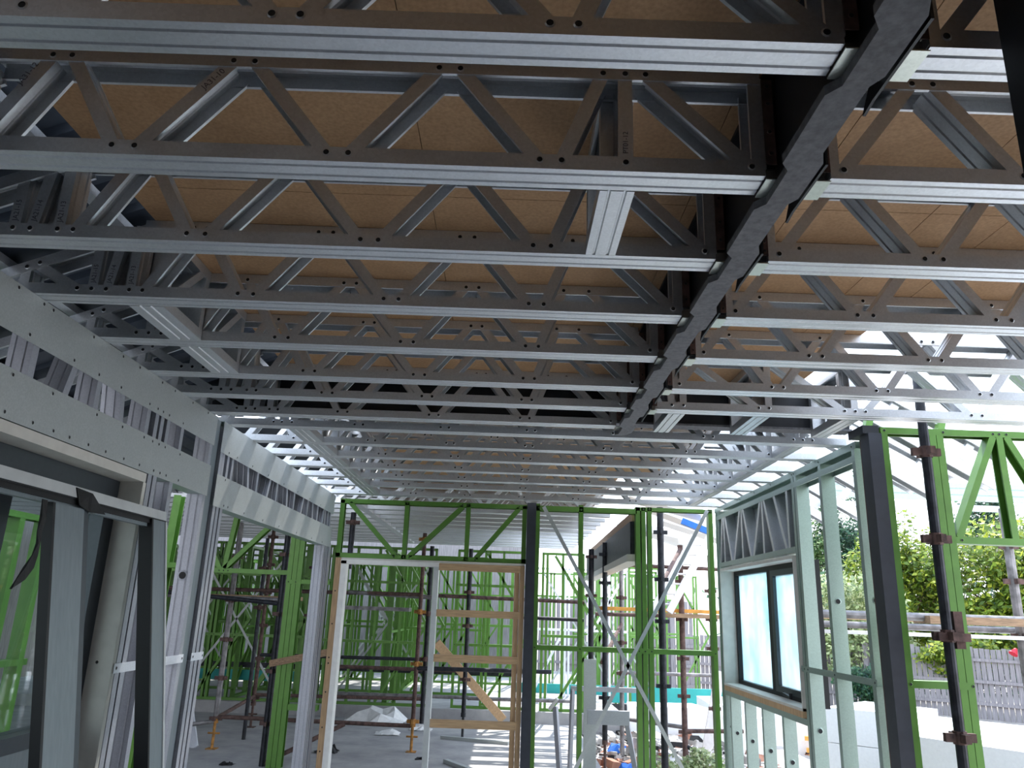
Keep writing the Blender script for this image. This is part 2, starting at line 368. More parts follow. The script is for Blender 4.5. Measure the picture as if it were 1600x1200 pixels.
for i in range(6):
    blocking(-1.37,-1.245,YF[i]+CW+.003,YF[i+1]-.003,'blocking piece in far ceiling near left wall, %s beyond cross beam'%ORD[i],'far left blocking line')
    blocking(1.72,1.79,YF[i]+CW+.003,YF[i+1]-.003,'blocking piece in far ceiling near right wall, %s beyond cross beam'%ORD[i],'far right blocking line')

# ------------------------------------------------------------------ steel beams
bm_=thing('steel_beam','long dark steel beam running down the ceiling towards the end wall','steel beam',(.635,.55,2.66))
mb=MB(); mb.box(.627,.643,.55,4.34,2.69,2.985); mb.build('web',['black_steel'],bm_)
mb=MB(); mb.box(.60,.667,.55,4.34,2.985,2.998); mb.build('top_flange',['black_steel'],bm_)
# bottom flange with dusty, slightly wavy wrapped edge
mb=MB(); ys=[.55]
pts=[]
y=.55
random.seed(3)
pts=sorted([.55,4.32]+[q+d for q in YT for d in (-.15,-.11,-.105,-.075,0.,.045,.075,.105,.16)])
pts=[q for q in pts if .55<=q<=4.32]
Ls=[];
def edges(y):
    xl,xr=.590,.664
    for q in YT:
        if -.08<=y-q<=.076: xl=.612
        if -.12<=y-q<=.05: xr=.680
    return xl,xr
def edge(y):
    k=min(range(8),key=lambda i:abs(YT[i]+.10-y)); dd=abs(YT[k]+.10-y)
    return .014 if dd<.10 else 0
for y in pts:
    xl,xr=edges(y)
    Ls.append([V((xl,y,2.668)),V((xr,y,2.668)),V((xr,y,2.69)),V((xl,y,2.69))])
for i in range(len(Ls)-1): mb.loft(Ls[i],Ls[i+1],0,caps=(i in (0,len(Ls)-2)))
mb.build('bottom_flange',['beam_steel'],bm_)
for i,y in enumerate(YT):
    # left hanger: galvanised seat plate and dark cleat
    mb=MB(); mb.box(.589,.648,y+.001,y+CW-.001,2.6915,2.6945); mb.build('seat_plate',['spangle'],bm_)
    mb=MB(); mb.box(.596,.602,y+.008,y+CW-.008,2.745,2.975); mb.box(.602,.626,y+.04,y+.048,2.745,2.975)
    for z in (2.78,2.86,2.94): mb.rivet((.5955,y+.03,z),-X_,.006,1)
    mb.build('hanger_bracket',['black_steel','galv'],bm_); mb=MB(); mb.box(.590,.616,y-.004,y-.001,2.73,2.97)
    for z in (2.76,2.82,2.90,2.95): mb.rivet((.603,y-.0043,z),-Y_,.004,1)
    mb.build('end_cleat',['rust','rivet'],bm_)
    if i<7:
        mb=MB(); mb.box(.668,.745,y+.001,y+CW-.001,2.6915,2.6945); mb.build('seat_plate',['spangle'],bm_)
        mb=MB(); mb.box(.690,.696,y-.10,y+CW+.03,2.672,2.86); mb.box(.660,.690,y-.10,y+CW+.03,2.745,2.751)
        n0=len(mb.v)
        mb.loft([V((.690,y+CW+.03,2.672)),V((.696,y+CW+.03,2.672)),V((.696,y+CW+.03,2.72)),V((.690,y+CW+.03,2.72))],
                [V((.690,y+CW+.075,2.666)),V((.696,y+CW+.075,2.666)),V((.696,y+CW+.075,2.670)),V((.690,y+CW+.075,2.670))])
        for z in (2.70,2.73,2.77,2.81):
            mb.rivet((.6965,y-.06,z),X_,.004,1)
        mb.build('hanger_bracket',['black_steel','galv'],bm_)
        mb=MB(); mb.box(.722,.744,y-.0035,y-.001,2.715,2.86)
        for z in (2.73,2.76,2.80,2.84): mb.rivet((.733,y-.0038,z),-Y_,.003,1)
        mb.build('end_cleat',['rust','rivet'],bm_)
cb=thing('steel_cross_beam','black steel cross beam spanning the ceiling from left wall to right column','steel beam',(.1,4.40,2.745))
mb=MB(); mb.box(-1.80,1.98,4.385,4.395,2.757,2.99); mb.build('web',['black_steel'],cb)
mb=MB(); mb.box(-1.80,1.98,4.355,4.455,2.745,2.757); mb.build('bottom_flange',['beam_steel'],cb)
mb=MB(); mb.box(-1.80,1.98,4.355,4.455,2.986,2.998); mb.build('top_flange',['black_steel'],cb)
col=thing('steel_column','tall charcoal square steel column at the near end of the right wall','steel column',(2.02,4.28,-.02))
mb=MB(); mb.box(1.992,2.066,4.185,4.29,-.02,2.70); mb.build('shaft',['charcoal'],col)
mb=MB(); mb.box(1.97,2.06,4.20,4.39,2.70,2.745); mb.build('cap_plate',['black_steel'],col)
mb=MB(); mb.box(1.992,2.066,4.29,4.30,-.02,2.68); mb.build('back_flange',['rust'],col)
bp=MB(); bp.box(.846,.93,1.03,1.135,0,2.998)
tag(bp.build('near_post',['black_steel'],None,origin=(.88,1.08,0)),'black steel post cutting across the top right corner','steel column')
mp=thing('steel_post','slim charcoal steel post in the middle of the end wall','steel column',(.222,7.60,0))
mb=MB(); mb.box(.179,.266,7.555,7.70,0,2.695); mb.build('shaft',['charcoal'],mp)
mb=MB(); mb.box(.15,.30,7.53,7.73,0,.012); mb.build('base_plate',['black_steel'],mp)

# ------------------------------------------------------------------ ceiling deck and floor
ce=structure('ceiling',(0,0,3.0))
zc=H+TD+.002
def sheets(xs, y0, y1, ystep):
    for a,b in zip(xs[:-1],xs[1:]):
        y=y0
        while y<y1-.01:
            yb=min(y+ystep,y1)
            mb=MB(); mb.box(a+.0012,b-.0012,y+.0012,yb-.0012,zc,zc+.019); mb.build('floor_sheet',['osb'],ce); y=yb
sheets([-1.33,-.30,.56,.92,1.38,1.66],-2.5,4.40,2.4)
sheets([1.66,2.30,2.62],-2.5,3.30,2.4)
sheets([-1.22,-.3,.6,1.48],4.46,7.60,1.57)
mb=MB(); mb.box(-1.35,2.62,-2.5,3.28,zc+.021,zc+.03); mb.box(-1.35,1.66,3.28,4.40,zc+.021,zc+.03); mb.box(-1.22,1.48,4.46,7.6,zc+.021,zc+.03)
mb.build('joint_light_block',['wallgrey'],ce)  # hidden layer added to stop sky light leaking through the sheet joints
fl=structure('floor',(0,0,0))
mb=MB(); mb.box(-1.82,2.15,-3,7.9,-.2,0); mb.box(2.15,3.4,-3,4.3,-.2,0); mb.build('slab',['concrete'],fl)
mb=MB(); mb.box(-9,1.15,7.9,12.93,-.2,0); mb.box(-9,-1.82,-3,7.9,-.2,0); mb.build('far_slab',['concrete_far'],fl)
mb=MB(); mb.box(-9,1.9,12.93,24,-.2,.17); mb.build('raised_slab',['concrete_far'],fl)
wr=structure('wall_rear',(0,-1.2,0)); mb=MB(); mb.box(-1.8,3.4,-1.3,-1.2,0,3.0); mb.build('rear_light_block',['wallgrey'],wr)  # unseen dark wall added behind the camera to keep truss fronts dark
mb=MB(); mb.box(-1.82,-1.72,-1.2,.75,0,3.0); mb.box(3.3,3.4,-1.2,2.2,0,3.0); mb.build('side_light_block',['wallgrey'],wr)  # unseen dark sides added to block light from beside the camera

# ------------------------------------------------------------------ left wall
lw=structure('wall_left',(-1.71,4.4,0))
XI,XO=-1.71,-1.80
def stud_l(y,z0,z1,parent=None,flip=1,mat='matt_zinc',hole=False,x0=XO,x1=XI):
    """wall stud, web facing the camera, lips facing away"""
    mb=MB(); mb.chan(((x0+x1)/2,y,z0),((x0+x1)/2,y,z1),X_,abs(x1-x0)-.002,Y_*flip,.040,ribs=(-.02,.02))
    if hole:
        for z in hole: mb.rivet(((x0+x1)/2,y-.0005*flip,z),-Y_*flip,.017,1)
    return mb.build('stud',[mat,'rivet'],parent or lw)
def panel(y0,y1,z0,z1,parent,rv=(),name='bracing_panel'):
    mb=MB(); mb.box(XI,XI+.0016,y0,y1,z0,z1)
    for y,z in rv: mb.rivet((XI+.0018,y,z),X_,.0055,1,0)
    mb.build(name,['plate','rivet'],parent)
ys1=[2.56,2.85,3.04,3.23,3.51,3.62,3.70,3.90,4.30]
rt_=[(y,2.552) for y in (2.0,2.30,2.56,2.85,3.04,3.23,3.51,3.60,3.66,3.73,3.9)]+[(y,2.684) for y in (2.45,2.60,2.66,2.95,3.2,3.36,3.6,3.75,3.98,4.2)]
panel(.8,4.355,2.528,2.699,lw,rt_)
rl=[(y,2.392) for y in (2.0,2.3,2.52,2.76,3.08,3.30,3.51,3.60,3.67,3.74,3.92)]+[(y,2.262) for y in (2.3,2.52,2.68,2.81,2.92,3.06,3.2,3.36,3.51,3.66,3.73,3.80,3.95)]
panel(.8,4.355,2.24,2.412,lw,rl)
panel(4.465,7.56,2.515,2.699,lw,[(y,2.535) for y in (4.6,4.75,5.05,5.4,5.8,6.2,6.6,7.0)])
panel(4.465,7.56,2.20,2.385,lw,[(y,2.22) for y in (4.63,4.70,5.0,5.4,5.8,6.3,6.8,7.2)]+[(4.6,2.37)])
for (a,b) in ((.8,4.355),(4.465,7.60)):
    mb=MB(); mb.chan(((XI+XO)/2,a,2.698),((XI+XO)/2,b,2.698),X_,.086,-Z_,.04); mb.build('top_plate',['galv_stud'],lw)
    z=2.24 if a<1 else 2.20
    mb=MB(); mb.chan(((XI+XO)/2,a,z+.002),((XI+XO)/2,b,z+.002),X_,.086,Z_,.04); mb.build('header_rail',['galv_stud'],lw)
# ladder gap studs and diagonals in bay one
def ladder(pairs, z0, z1):
    for ya,yb in pairs:
        mb=MB(); p=V(((XI+XO)/2,ya,z0)); q=V(((XI+XO)/2,yb,z1)); d=(q-p).normalized(); n=V((0,d.z,-d.y))
        mb.chan(p,q,X_,.086,n if n.y>0 else -n,.036,ribs=(-.02,.02)); mb.build('ladder_stud',['matt_zinc'],lw)
ladder([(2.28,2.28),(2.60,2.60),(2.78,2.90),(3.05,3.05),(3.30,3.22),(3.51,3.51),(3.60,3.60),(3.66,3.66),(3.73,3.73),(3.90,3.90),(2.05,2.15),(1.8,1.8)],2.25,2.68)
ladder([(4.52,4.52),(4.60,4.60),(4.68,4.68),(5.06,4.92),(5.18,5.18),(5.36,5.52),(5.64,5.64),(5.98,5.86),(6.12,6.12),(6.30,6.46),(6.56,6.56),(6.78,6.70),(6.92,6.92),(7.08,7.2),(7.22,7.22),(7.34,7.34),(7.44,7.44)],2.21,2.68)
mb=MB(); mb.box(XO-.002,XO,4.75,7.5,2.22,2.68); mb.build('back_lining',['galv'],lw)
# studs right of the first opening
stud_l(3.622,0,2.24); stud_l(3.675,0,2.24); stud_l(3.86,0,2.24,hole=(1.75,.9)); stud_l(4.30,0,2.66,flip=1,hole=(1.80,))
stud_l(4.475,0,2.66); stud_l(4.53,0,2.2); stud_l(4.59,0,2.2)
mb=MB(); mb.box(-1.80,-1.725,4.362,4.452,0,2.695); mb.build('corner_post',['alu_slate'],lw)
for a,b in ((3.60,3.92),(4.10,4.355),(4.465,4.64)):
    mb=MB(); mb.box(XI,XI+.002,a,b,1.355,1.395); mb.box(XO+.002,XI,a,b,1.353,1.355)
    for y in (a+.02,b-.02): mb.rivet((XI+.0022,y,1.375),X_,.006,1)
    mb.build('noggin',['galv_white','rivet'],lw)
for y in (7.30,7.36,7.42,7.50): stud_l(y,0,2.2)
mb=MB(); mb.box(XO,XI,7.54,7.60,0,2.2); mb.build('end_stud',['matt_zinc'],lw)
mb=MB(); mb.chan(((XI+XO)/2,3.60,.0),((XI+XO)/2,4.64,.0),X_,.088,Z_,.04); mb.build('bottom_plate',['galv_stud'],lw)
# window set in the left wall
w1=structure('window_1',(-1.82,2.4,0))
mb=MB(); mb.box(-1.86,-1.708,1.0,3.60,2.195,2.236); mb.build('head_reveal',['cream'],w1)
mb=MB(); mb.box(-1.82,-1.712,3.588,3.618,0,2.195); mb.rivet((-1.78,3.5878,1.40),-Y_,.006,1); mb.build('jamb_reveal',['cream','rivet'],w1)
mb=MB(); mb.box(-1.93,-1.822,1.0,3.60,2.10,2.194); mb.box(-1.93,-1.90,1.0,3.60,2.06,2.10); mb.build('frame_head',['alu_dark'],w1)
mb=MB(); mb.box(-1.93,-1.822,3.50,3.60,0,2.10); mb.build('frame_jamb',['alu_dark'],w1)
mb=MB(); mb.box(-1.93,-1.83,1.0,3.50,1.10,1.16); mb.build('transom',['alu_dark'],w1)
for y in (2.79,1.95):
    mb=MB(); mb.box(-1.92,-1.84,y,y+.075,1.16,2.10); mb.build('mullion',['alu_dark'],w1)
mb=MB(); mb.box(-1.89,-1.884,1.0,3.50,1.16,2.06); mb.build('pane',['glass'],w1)
mb=MB(); mb.box(-1.91,-1.87,1.0,3.50,0,1.10); mb.build('spandrel_panel',['alu_slate'],w1)

# ------------------------------------------------------------------ door frame leaning against the left wall
TX,TZ=-1.612,2.068; SL=.148
def lean(dz,dx=0.): # point on leaning plane: z and outward offset
    return TX+(TZ-dz)*SL+dx
df=thing('leaning_door_frame','grey sliding door frame with white tape leaning against the left wall','door frame',(lean(0.0),3.0,0))
def lbox(y0,y1,z0,z1,d0,d1,name,mat,parent=df):
    mb=MB(); a=[V((lean(z0,d0),y0,z0)),V((lean(z0,d1),y0,z0)),V((lean(z0,d1),y1,z0)),V((lean(z0,d0),y1,z0))]
    b=[V((lean(z1,d0),y0,z1)),V((lean(z1,d1),y0,z1)),V((lean(z1,d1),y1,z1)),V((lean(z1,d0),y1,z1))]
    mb.loft(a,b); return mb.build(name,[mat],parent)
lbox(1.1,3.665,2.020,2.066,-.085,-.004,'head','alu_black')
lbox(1.1,3.655,2.026,2.0665,-.004,.0,'protective_tape','tape')
lbox(1.1,3.50,1.985,2.000,-.045,-.02,'lower_track','alu_slate')
lbox(1.1,3.66,2.000,2.020,-.08,-.01,'head_rebate','alu_black')
lbox(3.505,3.52,.02,2.02,-.06,0,'jamb_inner_face','alu_black')
lbox(3.52,3.645,.02,2.02,-.06,-.002,'jamb','alu_slate')
lbox(3.645,3.662,.02,2.02,-.06,.002,'jamb_tape','tape')
lbox(2.720,2.735,.02,1.99,-.036,0,'mullion_inner_face','alu_black')
lbox(2.735,2.93,.02,1.99,-.036,-.002,'mullion','alu_slate')
lbox(2.93,2.97,.02,1.99,-.036,-.006,'mullion_seal','alu_dark')
lbox(1.1,3.66,0.0,.05,-.09,0,'sill','alu_black')
# torn film flap and hanging strip
mb=MB()
q=[V((lean(2.06,.004),2.86,2.062)),V((lean(2.06,.03),2.93,2.05)),V((lean(2.0,.02),3.05,1.985)),V((lean(1.99,.006),2.96,1.982)),V((lean(2.0,.006),2.88,2.0))]
mb.loft(q,[p+V((-.004,0,0)) for p in q]); mb.build('torn_film_flap',['film_black'],df)
mb=MB(); pr=None
strip=[(2.66,1.99,.03),(2.655,1.93,.035),(2.64,1.88,.028),(2.635,1.84,.022),(2.62,1.80,.03),(2.59,1.76,.055),(2.55,1.72,.045),(2.50,1.69,.004)]
for i in range(len(strip)-1):
    (ya,za,wa),(yb,zb_,wb)=strip[i],strip[i+1]
    A=[V((lean(za,.006+.006*(i%2)),ya-wa/2,za)),V((lean(za,.006),ya+wa/2,za)),V((lean(za,.003),ya+wa/2,za)),V((lean(za,.003),ya-wa/2,za))]
    B=[V((lean(zb_,.006+.006*((i+1)%2)),yb-wb/2,zb_)),V((lean(zb_,.006),yb+wb/2,zb_)),V((lean(zb_,.003),yb+wb/2,zb_)),V((lean(zb_,.003),yb-wb/2,zb_))]
    mb.loft(A,B)
mb.build('hanging_film_strip',['film_black'],df)

# dark roof over the left eaves
rf=thing('eaves_roof_sheet','dark ribbed metal roof sheet over the left ends of the trusses','roof',(-1.9,2.4,2.95))
mb=MB()
def rz(x): return 3.035+(x+1.36)*(.422/1.04)
N=26
for k in range(N):
    y0=.3+k*(4.1/N); w=4.1/N
    for (a,b,h) in ((0,.7,0),(.7,.8,.02),(.8,.9,.02),(.9,1.,0)):
        pass
    A=[]; 
    for x in (-1.34,-2.6):
        A.append([V((x,y0,rz(x))),V((x,y0+w*.7,rz(x))),V((x,y0+w*.78,rz(x)+.025)),V((x,y0+w*.92,rz(x)+.025)),V((x,y0+w,rz(x))),
                  V((x,y0+w,rz(x)+.003)),V((x,y0+w*.93,rz(x)+.029)),V((x,y0+w*.77,rz(x)+.029)),V((x,y0+w*.69,rz(x)+.003)),V((x,y0,rz(x)+.003))])
    mb.loft(A[0],A[1])
mb.build('roof_sheet',['roof_dark'],rf)
for x in (-1.45,-1.85,-2.3):
    mb=MB(); mb.bar((x,.3,rz(x)-.02),(x,4.4,rz(x)-.02),.05,.03); mb.build('purlin',['galv'],rf)

# ------------------------------------------------------------------ right wall
rw=structure('wall_right',(2.05,5.9,0))
RX0,RX1=2.01,2.10
def stud_r(y,z0,z1,hole=(),mat='galv_stud',name='stud'):
    mb=MB(); mb.chan(((RX0+RX1)/2,y,z0),((RX0+RX1)/2,y,z1),X_,.088,Y_,.042)
    for z in hole: mb.rivet(((RX0+RX1)/2,y-.0006,z),-Y_,.013,1)
    return mb.build(name,[mat,'rivet'],rw)
stud_r(4.42,0,2.66,(1.80,)); stud_r(4.93,0,2.66,(1.80,)); stud_r(5.37,0,2.66,(1.0,)); stud_r(5.425,0,2.66)
stud_r(7.43,0,2.66,(1.8,.75)); stud_r(7.50,0,2.66)
for y in (7.36,6.93,6.48,6.02,5.80): 
    if y!=5.80: stud_r(y-.10,0,1.02,(.72,))
for (z,d,a,b,nm) in ((2.697,-1,4.40,7.56,'top_plate'),(2.62,-1,4.42,7.5,'second_top_plate')):
    mb=MB(); mb.chan(((RX0+RX1)/2,a,z),((RX0+RX1)/2,b,z),X_,.09,Z_*d,.04)
    for y in (4.45,4.95,5.40,5.44,5.9,6.3,6.7): 
        if nm=='top_plate': mb.rivet((RX0-.0006,y,2.676),-X_,.006,1)
    mb.build(nm,['galv_stud','rivet'],rw)
mb=MB(); mb.box(RX0-.002,RX0,4.40,5.52,1.352,1.388); mb.box(RX0,RX1-.002,4.40,5.52,1.352,1.354)
for y in (4.42,4.95,5.38,5.44,5.5): mb.rivet((RX0-.0022,y,1.37),-X_,.006,1)
mb.build('noggin',['galv_stud','rivet'],rw)
mb=MB(); mb.chan(((RX0+RX1)/2,4.40,0),((RX0+RX1)/2,7.56,0),X_,.09,Z_,.04); mb.build('bottom_plate',['galv_stud'],rw)
mb=MB(); mb.chan(((RX0+RX1)/2,5.46,1.055),((RX0+RX1)/2,7.44,1.055),X_,.09,-Z_,.04); mb.build('sill_rail',['galv_stud'],rw)
mb=MB(); mb.chan(((RX0+RX1)/2,5.46,2.135),((RX0+RX1)/2,7.44,2.135),X_,.09,Z_,.04); mb.build('header_rail',['galv_stud'],rw)
hz0,hz1=2.14,2.60
for ya,yb in ((5.56,5.56),(5.60,5.84),(5.88,6.08),(6.12,6.12),(6.40,6.16),(6.44,6.64),(6.68,6.68),(6.96,6.72),(7.0,7.2),(7.24,7.24),(7.40,7.28)):
    mb=MB(); p=V(((RX0+RX1)/2,ya,hz0)); q=V(((RX0+RX1)/2,yb,hz1)); d=(q-p).normalized(); n=V((0,d.z,-d.y))
    mb.chan(p,q,X_,.086,n if n.y>0 else -n,.038); mb.build('header_web',['galv'],rw)
mb=MB(); mb.box(RX1,RX1+.002,5.46,7.44,2.14,2.60); mb.build('header_back_sheet',['galv'],rw)
# window in right wall
w2=structure('window_2',(2.05,6.45,1.1))
mb=MB(); mb.box(2.0,2.13,5.50,7.41,2.095,2.118); mb.build('head_reveal',['cream'],w2)
mb=MB(); mb.box(2.0,2.13,7.395,7.415,1.10,2.095); mb.box(2.0,2.13,5.50,5.515,1.10,2.095); mb.build('jamb_reveal',['cream'],w2)
mb=MB(); mb.box(1.995,2.13,5.50,7.41,1.10,1.118); mb.build('sill_top',['cream'],w2)
mb=MB(); mb.box(1.998,2.12,5.50,7.41,1.058,1.10); mb.build('sill_timber',['timber'],w2)
mb=MB(); mb.box(2.125,2.19,5.515,7.395,2.055,2.095); mb.box(2.125,2.19,5.515,7.395,1.118,1.15)
mb.box(2.125,2.19,7.36,7.395,1.15,2.055); mb.box(2.125,2.19,5.515,5.55,1.15,2.055); mb.build('window_frame',['alu_black'],w2)
mb=MB(); mb.box(2.12,2.19,6.36,6.45,1.15,2.055); mb.build('mullion',['alu_black'],w2)
sf=MB(); sf.box(2.115,2.16,6.29,6.36,1.15,2.055); sf.box(2.115,2.16,5.55,5.60,1.15,2.055); sf.box(2.115,2.16,5.60,6.29,1.15,1.195); sf.box(2.115,2.16,5.60,6.29,2.01,2.055)
sash=sf.build('sash',['alu_dark'],w2)
mb=MB(); mb.box(2.16,2.164,6.45,7.36,1.15,2.055); mb.build('pane',['glass_film'],w2)
mb=MB(); mb.box(2.14,2.144,5.60,6.29,1.195,2.01); mb.build('pane',['glass_film'],w2)
mb=MB(); mb.tube((2.10,6.10,1.14),(2.06,6.04,1.165),.012,8); mb.bar((2.06,6.06,1.165),(2.05,5.86,1.150),.02,.014); mb.tube((2.05,5.86,1.14),(2.05,5.86,1.18),.012,8); mb.build('winder_handle',['alu_black'],w2)

# ------------------------------------------------------------------ green framing
def gmember(parent,a,b,y,W=.075,D=.038,name='stud',openx=None,mat='green',rv=None,thick=.0016):
    """frame member in a plane parallel to the end wall; a,b are (x,z)"""
    pa=V((a[0],y+W/2,a[1])); pb=V((b[0],y+W/2,b[1])); d=(pb-pa).normalized(); n=V((-d.z,0,d.x))
    if openx is not None and n.dot(V(openx))<0: n=-n
    mb=MB(); mb.chan(pa-n*D/2,pb-n*D/2,Y_,W,n,D,t=thick)
    if rv:
        for x,z in rv: mb.rivet((x,y-.0005,z),-Y_,.006,1)
    return mb.build(name,[mat,'rivet'],parent)
def green_frame(label,loc,y,xs,z0,z1,nogs=(),diags=(),W=.075,D=.038,name='green_wall_frame',group=None,braces=(),top=True,bottom=True,cat='wall frame',mat='green'):
    t=thing(name,label,cat,loc,group)
    xa,xb=min(xs),max(xs)
    for x in xs: gmember(t,(x,z0),(x,z1),y,W-.004,D,'stud',X_,mat)
    if top: gmember(t,(xa-D/2,z1-D/2),(xb+D/2,z1-D/2),y,W,D,'top_plate',-Z_,mat,[(x,z1-D/2) for x in xs])
    if bottom: gmember(t,(xa-D/2,z0+D/2),(xb+D/2,z0+D/2),y,W,D,'bottom_plate',Z_,mat)
    for z in nogs: gmember(t,(xa,z),(xb,z),y-.002,W+.002,D+.003,'noggin',-Z_,mat,[(x,z) for x in xs])
    for a,b in diags: gmember(t,a,b,y,W-.004,D,'diagonal',-Z_,mat)
    for a,b in braces:
        mb=MB(); mb.bar((a[0],y-.006,a[1]),(b[0],y-.006,b[1]),.003,.035,up=Z_); mb.build('strap_brace',['plate'],t)
    return t
# header truss over the door opening of the end wall
gh=thing('green_wall_frame','green steel header truss above the doorway in the end wall','wall frame',(-.73,7.62,2.09))
ye=7.62
gmember(gh,(-1.665,2.66),(.178,2.66),ye,.09,.042,'top_chord',-Z_,rv=[(-1.005,2.66),(-.41,2.66),(-.46,2.66),(.10,2.66)])
gmember(gh,(-1.665,2.135),(.178,2.135),ye,.09,.042,'bottom_chord',Z_,rv=[(-1.10,2.135),(-1.005,2.135),(-.95,2.135),(-.40,2.135),(-.31,2.135)])
for x in (-1.642,-1.006,-.402,.155): gmember(gh,(x,2.12),(x,2.67),ye,.086,.042,'vertical',X_)
for a,b in (((-1.57,2.645),(-1.09,2.15)),((-.955,2.15),(-.455,2.645)),((-.31,2.15),(.10,2.645))): gmember(gh,a,b,ye,.086,.042,'diagonal',-Z_)
# right part of the end wall
g2=green_frame('green steel end wall frame between the middle post and the right wall',(1.1,ye,0),ye,[.285,.712,1.270,1.325,1.385,1.985],0,2.70,nogs=(1.352,),W=.09,D=.042,
    top=False,braces=(((.34,2.67),(1.86,-.02)),((1.955,2.69),(.49,-.02))))
gmember(g2,(.265,2.655),(1.26,2.655),ye,.09,.05,'top_plate',-Z_,rv=[(.30,2.655),(.712,2.655)])
gmember(g2,(1.25,2.68),(2.0,2.68),ye,.09,.035,'top_plate',-Z_,rv=[(1.325,2.68),(1.385,2.68),(1.985,2.68)])
# timber around the doorway
dn=structure('door_1',(-1.0,7.6,0))
mb=MB(); mb.box(-1.655,-1.597,7.60,7.71,0,2.11)
for z in (.4,.6,.9,1.15,1.2,1.5,1.8): mb.rivet((-1.63,7.5995,z),-Y_,.006,1)
mb.build('timber_jamb',['timber','rivet'],dn)
mb=MB(); mb.box(-1.597,-1.545,7.585,7.71,0,2.085); mb.build('jamb_liner',['white_paint'],dn)
mb=MB(); mb.box(-1.60,-.655,7.585,7.71,2.055,2.095); mb.build('head_liner',['white_paint'],dn)
mb=MB(); mb.box(-1.60,.17,7.60,7.71,2.095,2.112); mb.build('head_packer',['cream'],dn)
mb=MB(); mb.box(-.705,-.655,7.585,7.70,0,2.055); mb.build('door_edge_stile',['tape'],dn)
lf=thing('timber_ladder_frame','pale pine timber frame with four rungs filling the right half of the doorway','timber frame',(-.25,7.62,0))
mb=MB(); mb.box(.125,.172,7.60,7.69,0,2.09); mb.build('post',['timber'],lf)
mb=MB(); mb.box(.075,.122,7.63,7.70,0,2.03); mb.build('post',['timber'],lf)
for z0,z1 in ((2.025,2.09),(1.60,1.665),(1.195,1.262),(.63,.70),(.15,.215)):
    mb=MB(); mb.box(-.655,.125,7.60,7.63,z0,z1); mb.build('rung',['timber_h'],lf)
# green frame at the near right, in line with the steel column
yr=4.20
g3=thing('green_verandah_frame','green steel frame right of the dark column, with V braces at top','wall frame',(2.5,yr,0))
zz=2.72
gmember(g3,(2.07,zz),(3.5,zz),yr,.075,.036,'top_chord',-Z_,rv=[(2.09,zz),(2.42,zz),(2.70,zz),(2.735,zz),(2.775,zz)])
gmember(g3,(2.40,2.125),(3.5,2.125),yr,.075,.036,'header_rail',Z_,rv=[(2.45,2.125)])
gmember(g3,(2.09,.0),(2.09,2.71),yr,.071,.034,'stud',X_)
gmember(g3,(2.36,.0),(2.36,2.71),yr,.071,.036,'stud',-X_)
gmember(g3,(2.40,.0),(2.40,2.71),yr,.071,.038,'stud',X_)
gmember(g3,(2.44,2.14),(2.70,2.705),yr,.071,.036,'diagonal',-Z_)
gmember(g3,(2.745,2.14),(2.735,2.705),yr,.071,.036,'vertical',-X_)
gmember(g3,(2.775,2.705),(3.05,2.14),yr,.071,.036,'diagonal',-Z_)
gmember(g3,(2.09,1.385),(2.40,1.385),yr-.001,.075,.036,'noggin',-Z_,rv=[(2.09,1.385),(2.41,1.385)])
# two green props poking up behind it
for k,(x,yy) in enumerate(((2.10,4.6),(2.62,4.75))):
    mb=MB(); mb.bar((x,yy,2.55),(x+.12,yy,2.95),.04,.05,up=Y_)
    tag(mb.build('green_strut',['green'],None,origin=(x,yy,2.55)),('short green strut behind the frame beside the dark column','short green strut behind the frame, right of the dark scaffold pole')[k],'strut')

# ------------------------------------------------------------------ the next zone: roof trusses behind the end wall
def simple_truss(y,x0,x1,label,group,mat='galv',z=H):
    t=thing('roof_truss',label,'roof truss',(x0,y,z),group)
    for nm,zc_,up in (('bottom_chord',z,1),('top_chord',z+.30,0)):
        mb=MB(); mb.chan((x0,y+.044,zc_),(x1,y+.044,zc_),Y_,.088,Z_ if up else -Z_,.04); mb.build(nm,[mat],t)
    mb=MB(); x=x0+.1; k=0
    while x<x1-.3:
        a,b=(zb,zt) if k%2==0 else (zt,zb)
        mb.bar((x,y+.044,a),(x+.25,y+.044,b),.034,.08,up=Y_); x+=.26; k+=1
    mb.build('web_members',[mat],t)
    return t
y2=[8.10,8.55,9.0,9.45,9.9,10.4,10.85,11.3,11.8,12.25,12.7,13.15]
s0=simple_truss(y2[0],-6.6,1.12,'far zone steel truss nearest behind the green end wall','trusses behind the end wall')
for i,yy in enumerate(y2[1:]): dup(s0,(-6.6,yy,H),'far zone steel truss, %s behind the green end wall'%ORD[i+1])
mb=MB()
for a,b in zip(y2[:-1],y2[1:]): mb.box(-1.66,-1.57,a+.09,b-.002,H-.001,H+.04)
tag(mb.build('truss_bridging',['galv_white'],None,origin=(-1.6,8.1,H)),'zinc bridging strip running back under the far zone trusses','bridging')
ce2=structure('ceiling_far',(0,9,3.0))
mb=MB(); mb.box(-1.55,1.1,7.75,10.3,3.004,3.02); mb.build('floor_sheet',['osb'],ce2)
mb=MB()
for k in range(30):
    x=-9+k*.3; mb.loft([V((x,7.8,3.42)),V((x+.24,7.8,3.42)),V((x+.27,7.8,3.45)),V((x+.3,7.8,3.42)),V((x+.3,7.8,3.425)),V((x+.27,7.8,3.455)),V((x+.24,7.8,3.425)),V((x,7.8,3.425))],
                      [V((x,18.,3.42)),V((x+.24,18.,3.42)),V((x+.27,18.,3.45)),V((x+.3,18.,3.42)),V((x+.3,18.,3.425)),V((x+.27,18.,3.455)),V((x+.24,18.,3.425)),V((x,18.,3.425))])
